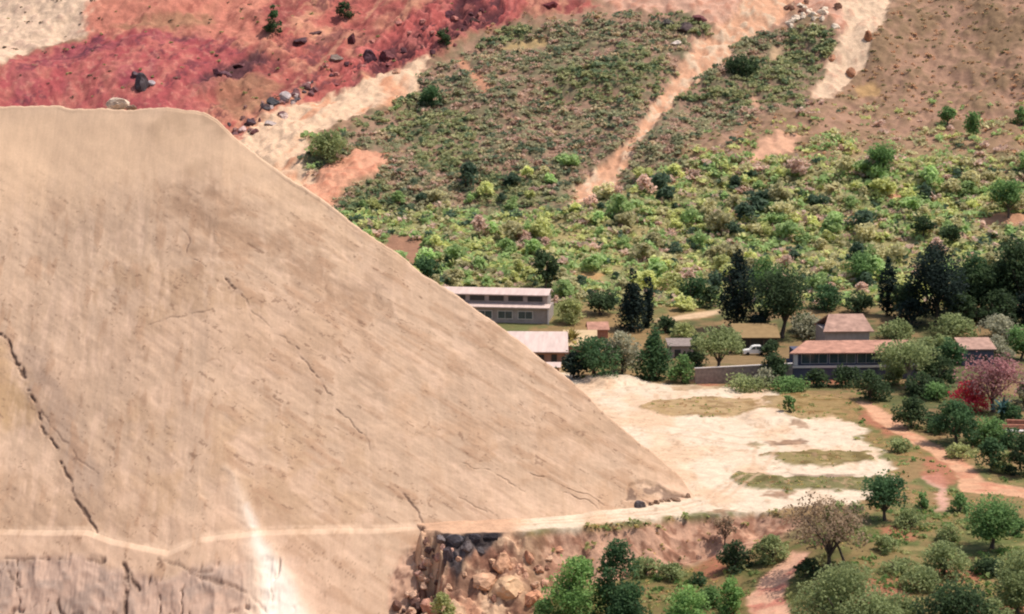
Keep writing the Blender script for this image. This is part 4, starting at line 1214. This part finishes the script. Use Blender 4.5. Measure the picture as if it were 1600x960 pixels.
for cx, cy, w, h, c in [(740, 846, 22, 14, (74, 68, 72)), (690, 846, 18, 14, (128, 116, 114)), (730, 866, 20, 14, (120, 108, 106)), (708, 874, 16, 16, (66, 60, 64)), (752, 862, 16, 12, (92, 84, 84)), (724, 842, 16, 8, (58, 54, 56))]:
    rock(cx, cy, w, h, c, "dark broken lump of the grey outcrop under the track's edge", "dark lumps of the outcrop", name="rock_outcrop")
BL = [(790, 925, 70, 40, (244, 210, 160)), (760, 905, 60, 26, (230, 184, 146)), (725, 905, 48, 18, (224, 186, 150)), (785, 885, 40, 34, (230, 172, 132)), (820, 905, 34, 30, (198, 130, 96)), (740, 940, 60, 30, (240, 190, 160)), (700, 935, 46, 34, (230, 180, 140)),
      (835, 940, 46, 30, (214, 142, 104)), (780, 955, 60, 26, (198, 120, 92)), (720, 970, 70, 36, (244, 196, 168)), (800, 860, 26, 26, (170, 112, 90)), (826, 872, 24, 28, (190, 130, 100)), (850, 900, 30, 30, (196, 126, 96)), (674, 900, 22, 34, (216, 160, 140)), (660, 915, 26, 26, (190, 140, 122)),
      (668, 950, 30, 26, (200, 140, 126)), (646, 930, 30, 22, (150, 112, 98)), (636, 915, 22, 16, (112, 88, 80)), (650, 890, 26, 18, (208, 160, 136)), (640, 950, 32, 20, (206, 150, 132)), (628, 938, 22, 16, (140, 104, 92)), (862, 945, 30, 26, (196, 130, 100)), (850, 868, 26, 20, (206, 150, 116)), (872, 860, 24, 16, (190, 124, 96)), (905, 858, 24, 14, (214, 160, 128)), (930, 864, 22, 14, (180, 118, 92))]
BL = BL[:2] + [q for k, q in enumerate(BL[3:]) if k % 4 == 0]
for i, (cx, cy, w, h, c) in enumerate(BL):
    w *= 0.8; h *= 0.8
    lab = "cream pointed block in the middle of the tumbled rocks" if i == 0 else "reddish tan block tumbled below the track's edge"
    rock(cx, cy, w, h, tuple(0.45 * v + 0.55 * d for v, d in zip(c, (216, 168, 136))), lab, None if i == 0 else "tumbled blocks below the track", sink=0.52)

for i in range(62):
    if i < 36:
        f = r.uniform(0, 1); cx = 690 - 66 * f + r.normal() * 13; cy = 842 + 124 * f
        c = [(206, 160, 140), (130, 98, 86), (96, 74, 68), (222, 180, 150)][int(r.integers(4))]
        lab, grp = "small stone in the broken corner where the smooth rock face ends", "stones at the broken corner"
    else:
        cx = r.uniform(690, 860); cy = r.uniform(868, 965)
        c = [(228, 184, 150), (206, 156, 126), (170, 124, 102), (220, 170, 140)][int(r.integers(4))]
        lab, grp = "small stone between the tumbled blocks below the track", "small stones below the track"
    q = on_cliff(cx, cy); gq = G(cx, cy); w = r.uniform(6, 17)
    yc = y_foot(q[0]) + q[1] * CT - 1.0
    if yc < gq[1] - 0.2: rock(cx, cy, w, w * 0.8, c, lab, grp, at=(q[0], yc - 0.5, q[1] - 0.2), sink=0.3)
    else: rock(cx, cy, w, w * 0.8, c, lab, grp, sink=0.3)

# ------------------------------------------------------------------ buildings
M_W = {
    "grey": flat_mat("grey_render", tuple(A(150, 138, 132, 0.9)), s=0.8, amp=0.2),
    "stone": flat_mat("grey_stone", tuple(A(138, 124, 116, 1.0)), s=1.5, amp=0.35),
    "brown": flat_mat("brown_wall", tuple(A(165, 128, 112, 0.9)), s=0.8, amp=0.2),
    "pinkroof": flat_mat("pale_pink_sheet", tuple(A(250, 222, 208, 1.6)), s=0.5, amp=0.16, stretch=(2.5, 0.4, 1), rough=0.6),
    "creamroof": flat_mat("cream_sheet", tuple(A(238, 206, 160, 1.6)), s=0.6, amp=0.1, rough=0.6),
    "tile": flat_mat("orange_tile", tuple(A(220, 164, 140, 1.7)), s=1.2, amp=0.34, stretch=(0.6, 0.6, 1)),
    "tile2": flat_mat("faded_tile", tuple(A(214, 172, 152, 1.7)), s=1.2, amp=0.34, stretch=(0.6, 0.6, 1)),
    "trim": flat_mat("white_trim", (0.62, 0.56, 0.52), s=2, amp=0.08),
    "dark": flat_mat("dark_opening", (0.03, 0.035, 0.04), rough=0.3, spec=0.5, amp=0.3),
    "glass": flat_mat("dark_glass", (0.05, 0.075, 0.085), rough=0.12, spec=0.6, amp=0.3),
    "blue": flat_mat("blue_grey_wall", tuple(A(78, 80, 96, 0.9)), s=1, amp=0.15),
    "ochre": flat_mat("ochre_wall", tuple(A(190, 158, 112, 1.9)), s=1, amp=0.15),
    "brick": flat_mat("brick", tuple(A(176, 120, 98, 1.1)), s=2.5, amp=0.35),
}


def box(x0, x1, y0, y1, z0, z1):
    V = [(x0, y0, z0), (x1, y0, z0), (x1, y1, z0), (x0, y1, z0), (x0, y0, z1), (x1, y0, z1), (x1, y1, z1), (x0, y1, z1)]
    Fq = [(0, 3, 2, 1), (4, 5, 6, 7), (0, 1, 5, 4), (1, 2, 6, 5), (2, 3, 7, 6), (3, 0, 4, 7)]
    return V, Fq


class MB:
    def __init__(s): s.V = []; s.F = []
    def add(s, V, F):
        o = len(s.V); s.V += [tuple(v) for v in V]; s.F += [tuple(i + o for i in f) for f in F]; return s
    def box(s, *a): return s.add(*box(*a))
    def slab(s, p, th):
        """four corner points (counter-clockwise from above) extruded down by th"""
        V = [tuple(q) for q in p] + [(q[0], q[1], q[2] - th) for q in p]
        return s.add(V, [(0, 1, 2, 3), (7, 6, 5, 4), (0, 4, 5, 1), (1, 5, 6, 2), (2, 6, 7, 3), (3, 7, 4, 0)])
    def build(s, name, mat, parent, bev=0.0):
        me = bpy.data.meshes.new(name); me.from_pydata(s.V, [], s.F); me.materials.append(mat); me.update()
        return link(name, me, parent)


def site(cx, cy):
    g = G(cx, cy); return g[0], g[1], zg(*g)


# long two-tier shed, mostly seen above the cliff's edge
x0, y0, z0 = site(856, 507)
s = ppm(y0, z0)
b = empty("long_shed", (x0, y0, z0 - 0.2), R(-9), "long grey shed with raised second roof tier at the cliff's edge", "shed")
L = 40
MB().box(-L, 0, 0, 9, -1, 3.7).build("wall", M_W["grey"], b)
MB().box(-L + 1, -0.4, 2.2, 7.6, 3.72, 6.3).build("upper_wall", M_W["grey"], b)
MB().slab([(-L - 0.4, -0.7, 3.75), (0.4, -0.7, 3.75), (0.4, 2.19, 4.2), (-L - 0.4, 2.19, 4.2)], 0.22).build("lower_roof", M_W["pinkroof"], b)
MB().slab([(-L + 0.6, 1.3, 6.2), (0.0, 1.3, 6.2), (0.0, 5, 7.2), (-L + 0.6, 5, 7.2)], 0.2).slab([(-L + 0.6, 5, 7.2), (0, 5, 7.2), (0, 8.6, 6.2), (-L + 0.6, 8.6, 6.2)], 0.2).build("roof", M_W["pinkroof"], b)
for k in range(7):
    w = MB().box(-3.2 - k * 4.4 - 3.3, -3.2 - k * 4.4, -0.06, -0.003, 1.1, 2.9).build("window", M_W["trim"], b)
    MB().box(-3.2 - k * 4.4 - 3.15, -3.2 - k * 4.4 - 1.7, -0.09, -0.062, 1.25, 2.75).box(-3.2 - k * 4.4 - 1.6, -3.2 - k * 4.4 - 0.15, -0.09, -0.062, 1.25, 2.75).build("pane", M_W["glass"], w)
for k in range(9):
    MB().box(-1.5 - k * 4.2 - 3.2, -1.5 - k * 4.2, 2.12, 2.197, 4.7, 5.8).build("window", M_W["dark"], b)
MB().box(-0.05, 0.25, -0.35, -0.07, -1, 3.5).build("corner_post", M_W["trim"], b)

# low shed with a wide pale roof
x0, y0, z0 = site(884, 568)
b = empty("low_shed", (x0, y0, z0 - 0.2), R(-2), "low shed with broad pale pink roof half hidden by the cliff's edge", "shed")
MB().box(-22, 0, 0, 12, -1, 2.55).build("wall", M_W["brown"], b)
MB().slab([(-22.4, -0.9, 2.5), (0.5, -0.9, 2.5), (0.3, 9, 5.0), (-22.2, 9, 5.0)], 0.18).slab([(-22.2, 9, 5.0), (0.3, 9, 5.0), (0.3, 13, 4.0), (-22.2, 13, 4.0)], 0.18).build("roof", M_W["pinkroof"], b)
MB().box(-6.5, -4.2, -0.05, -0.003, 0.6, 1.8).build("window", M_W["dark"], b)
MB().box(-2.8, -1.7, -0.05, -0.003, -0.2, 1.9).build("door", M_W["dark"], b)
x0, y0, z0 = site(930, 560)
b = empty("shed_annex", (x0, y0, z0 - 0.2), R(-2), "cream roofed annex behind the spiky palm", "shed")
MB().box(-6.2, 0, 0, 7, -1, 2.6).build("wall", M_W["brown"], b)
MB().slab([(-6.4, -0.5, 2.7), (0.4, -0.5, 2.7), (0.4, 7.3, 4.7), (-6.4, 7.3, 4.7)], 0.16).build("roof", M_W["creamroof"], b)
x0, y0, z0 = site(950, 528)
b = empty("brick_hut", (x0, y0, z0 - 0.2), R(4), "small hut with orange brick roof left of the pointed cypress", "hut")
MB().box(-4, 0, 0, 4, -1, 2.0).build("wall", M_W["brick"], b)
MB().slab([(-4.3, -0.4, 2.0), (0.3, -0.4, 2.0), (0.3, 2.2, 3.3), (-4.3, 2.2, 3.3)], 0.14).slab([(-4.3, 2.2, 3.3), (0.3, 2.2, 3.3), (0.3, 4.4, 2.0), (-4.3, 4.4, 2.0)], 0.14).build("roof", M_W["tile"], b)
x0, y0, z0 = site(874, 580)
b = empty("lean_to", (x0, y0, z0 - 0.2), R(-2), "tiny pink lean-to roof at the foot of the low shed", "lean-to")
MB().box(-6, 0, 0, 2.4, -1, 0.9).build("wall", M_W["brown"], b)
MB().slab([(-6.2, -0.3, 0.95), (0.3, -0.3, 0.95), (0.3, 2.5, 1.5), (-6.2, 2.5, 1.5)], 0.12).build("roof", M_W["pinkroof"], b)

# compound on the right: veranda building with orange roof
x0, y0, z0 = site(1240, 594)
s = ppm(y0, z0)
b = empty("veranda_building", (x0, y0, z0 - 0.2), R(3), "long low building with dark glazed veranda and orange roof", "building")
W = 23
MB().box(0, W, 0.0, 8, -1, 2.9).build("wall", M_W["blue"], b)
MB().box(-0.3, W, -0.25, -0.003, 2.45, 2.85).build("ledge", M_W["trim"], b)
MB().box(0.6, W, 0.8, 8, 2.91, 5.2).build("upper_wall", M_W["blue"], b)
MB().box(0.0, 0.7, -0.1, 0.79, 2.92, 5.25).build("corner_pillar", M_W["trim"], b)
for k in range(4):
    w = MB().box(1.5 + k * 5.2, 1.5 + k * 5.2 + 4.9, 0.72, 0.797, 3.1, 5.0).build("window", M_W["trim"], b)
    for q in range(3):
        MB().box(1.6 + k * 5.2 + q * 1.6, 1.6 + k * 5.2 + q * 1.6 + 1.5, 0.66, 0.717, 3.2, 4.9).build("pane", M_W["glass"], w)
MB().slab([(-1.0, -0.6, 5.3), (W + 0.5, -0.6, 5.3), (W + 0.5, 6.5, 6.5), (3.5, 6.5, 6.5)], 0.2).slab([(3.5, 6.5, 6.5), (W + 0.5, 6.5, 6.5), (W + 0.5, 11, 5.6), (3.5, 11, 5.6)], 0.2).build("roof", M_W["tile"], b)
x0, y0, z0 = site(1288, 552)
b = empty("tile_house", (x0, y0, z0 - 0.2), R(3), "house with faded pink tile roof behind the veranda building", "house")
MB().box(0, 9, 0, 9, -1, 4.8).build("wall", M_W["grey"], b)
MB().slab([(-0.4, -0.5, 4.6), (9.8, -0.5, 4.6), (8.6, 4.5, 7.4), (1.6, 4.5, 7.4)], 0.18).slab([(1.6, 4.5, 7.4), (8.6, 4.5, 7.4), (9.8, 9.4, 4.6), (-0.4, 9.4, 4.6)], 0.18).build("roof", M_W["tile2"], b)
# low grey yard wall, rising to the right
pa = site(1086, 600); pb = site(1238, 600)
b = empty("yard_wall", (pa[0], pa[1], pa[2] - 0.1), math.atan2(pb[1] - pa[1], pb[0] - pa[0]), "low grey stone yard wall left of the veranda building", "wall")
WL = math.hypot(pb[0] - pa[0], pb[1] - pa[1])
V = [(0, 0, -1), (WL, 0, -1), (WL, 0.4, -1), (0, 0.4, -1), (0, 0, 2.9), (WL, 0, 3.8), (WL, 0.4, 3.8), (0, 0.4, 2.9)]
MB().add(V, box(0, 1, 0, 1, 0, 1)[1]).build("wall_body", M_W["stone"], b)
MB().slab([(-0.1, -0.12, 3.04), (WL, -0.12, 3.94), (WL, 0.52, 3.94), (-0.1, 0.52, 3.04)], 0.13).build("coping", M_W["trim"], b)
# ochre shed; its near-black wall paints in the shade below the roof
x0, y0, z0 = site(1150, 545)
b = empty("ochre_shed", (x0, y0, z0 - 0.2), R(0), "ochre roofed open shed with shaded dark front between the dark trees", "shed")
MB().box(0, 8.5, 1.2, 6, -1, 2.4).build("wall", M_W["dark"], b)
for k in range(4): MB().box(0.1 + k * 2.7, 0.3 + k * 2.7, 0.0, 0.2, -1, 2.38).build("post", M_BARK, b)
MB().slab([(-0.4, -0.3, 2.5), (8.9, -0.3, 2.5), (8.9, 6.4, 4.4), (-0.4, 6.4, 4.4)], 0.15).build("roof", M_W["ochre"], b)
# grey shed left
x0, y0, z0 = site(1046, 560)
b = empty("grey_shed", (x0, y0, z0 - 0.2), R(2), "small grey shed left of the umbrella shaped tree", "shed")
MB().box(0, 6, 0, 5, -1, 2.6).build("wall", M_W["grey"], b)
MB().slab([(-0.3, -0.4, 2.7), (6.3, -0.4, 2.7), (6.3, 5.3, 3.4), (-0.3, 5.3, 3.4)], 0.14).build("roof", M_W["stone"], b)
MB().box(1, 2.2, -0.05, -0.003, -0.2, 1.9).build("door", M_W["dark"], b)
# blue-grey house on the right
x0, y0, z0 = site(1504, 572)
b = empty("blue_house", (x0, y0, z0 - 0.2), R(3), "small blue-grey house with pink roof edge above the mauve tree", "house")
MB().box(0, 6, 0, 5, -1, 3.4).build("wall", M_W["blue"], b)
MB().slab([(-0.4, -0.6, 3.5), (6.4, -0.6, 3.5), (6.4, 5.2, 4.9), (-0.4, 5.2, 4.9)], 0.16).build("roof", M_W["tile2"], b)
MB().box(1.0, 2.4, -0.05, -0.003, 0.9, 2.3).build("window", M_W["glass"], b)
MB().box(3.6, 4.8, -0.05, -0.003, -0.2, 2.2).build("door", M_W["dark"], b)
# brick terrace by the right edge
x0, y0, z0 = site(1562, 672)
b = empty("terrace_wall", (x0, y0, z0 - 0.2), R(-6), "low broken brick terrace wall with pale slab at the right edge", "wall")
MB().box(0, 8, 0, 0.5, -0.6, 1.1).box(1.2, 8, 0.9, 1.4, -0.6, 1.7).build("wall_body", M_W["brick"], b)
MB().box(-0.6, 8, -1.6, -0.003, -0.5, 0.35).build("slab", M_W["trim"], b)
# hut wall peeping between evergreens
x0, y0, z0 = site(1466, 480)
# white car behind the yard wall
gx = G(1162, 556); zc_ = zg(*gx)
car = empty("parked_car", (gx[0], gx[1] , zc_), R(4), "white car with dark rear parked behind the low grey wall", "car")
M_PAINT = flat_mat("white_paint", (0.8, 0.77, 0.72), rough=0.35, spec=0.5, amp=0.03)
M_TYRE = flat_mat("tyre", (0.02, 0.02, 0.02), amp=0.2)
prof = [(0, 0.35), (0.05, 0.85), (0.35, 1.05), (1.25, 1.15), (1.8, 1.75), (2.4, 1.9), (3.5, 1.88), (4.15, 1.3), (4.4, 1.15), (4.45, 0.4)]
V = [(p[0], yv, p[1]) for yv in (0, 1.75) for p in prof]; n = len(prof)
Fs = [tuple(range(n)), tuple(range(2 * n - 1, n - 1, -1))] + [(i, i + n, (i + 1) % n + n, (i + 1) % n) for i in range(n)]
MB().add(V, Fs).build("body", M_PAINT, car)
MB().add([(1.45, -0.02, 1.2), (2.35, -0.02, 1.2), (2.35, -0.02, 1.75), (1.9, -0.02, 1.72)], [(0, 1, 2, 3)]).build("side_window", M_W["glass"], car)
MB().add([(2.5, -0.02, 1.2), (3.9, -0.02, 1.2), (3.45, -0.02, 1.75), (2.5, -0.02, 1.77)], [(0, 1, 2, 3)]).build("side_window", M_W["glass"], car)
for wx_ in (0.85, 3.55):
    for wy_ in (-0.03, 1.6):
        v, f = tube([(wx_, wy_, 0.34), (wx_, wy_ + 0.2, 0.34)], [0.34, 0.34], 14)
        v = np.concatenate([v, [(wx_, wy_, 0.34), (wx_, wy_ + 0.2, 0.34)]]); fl = [tuple(q) for q in f] + [(k, (k + 1) % 14, 28) for k in range(14)] + [(14 + k, 14 + (k + 1) % 14, 29) for k in range(14)]
        MB().add(v, fl).build("wheel", M_TYRE, car)
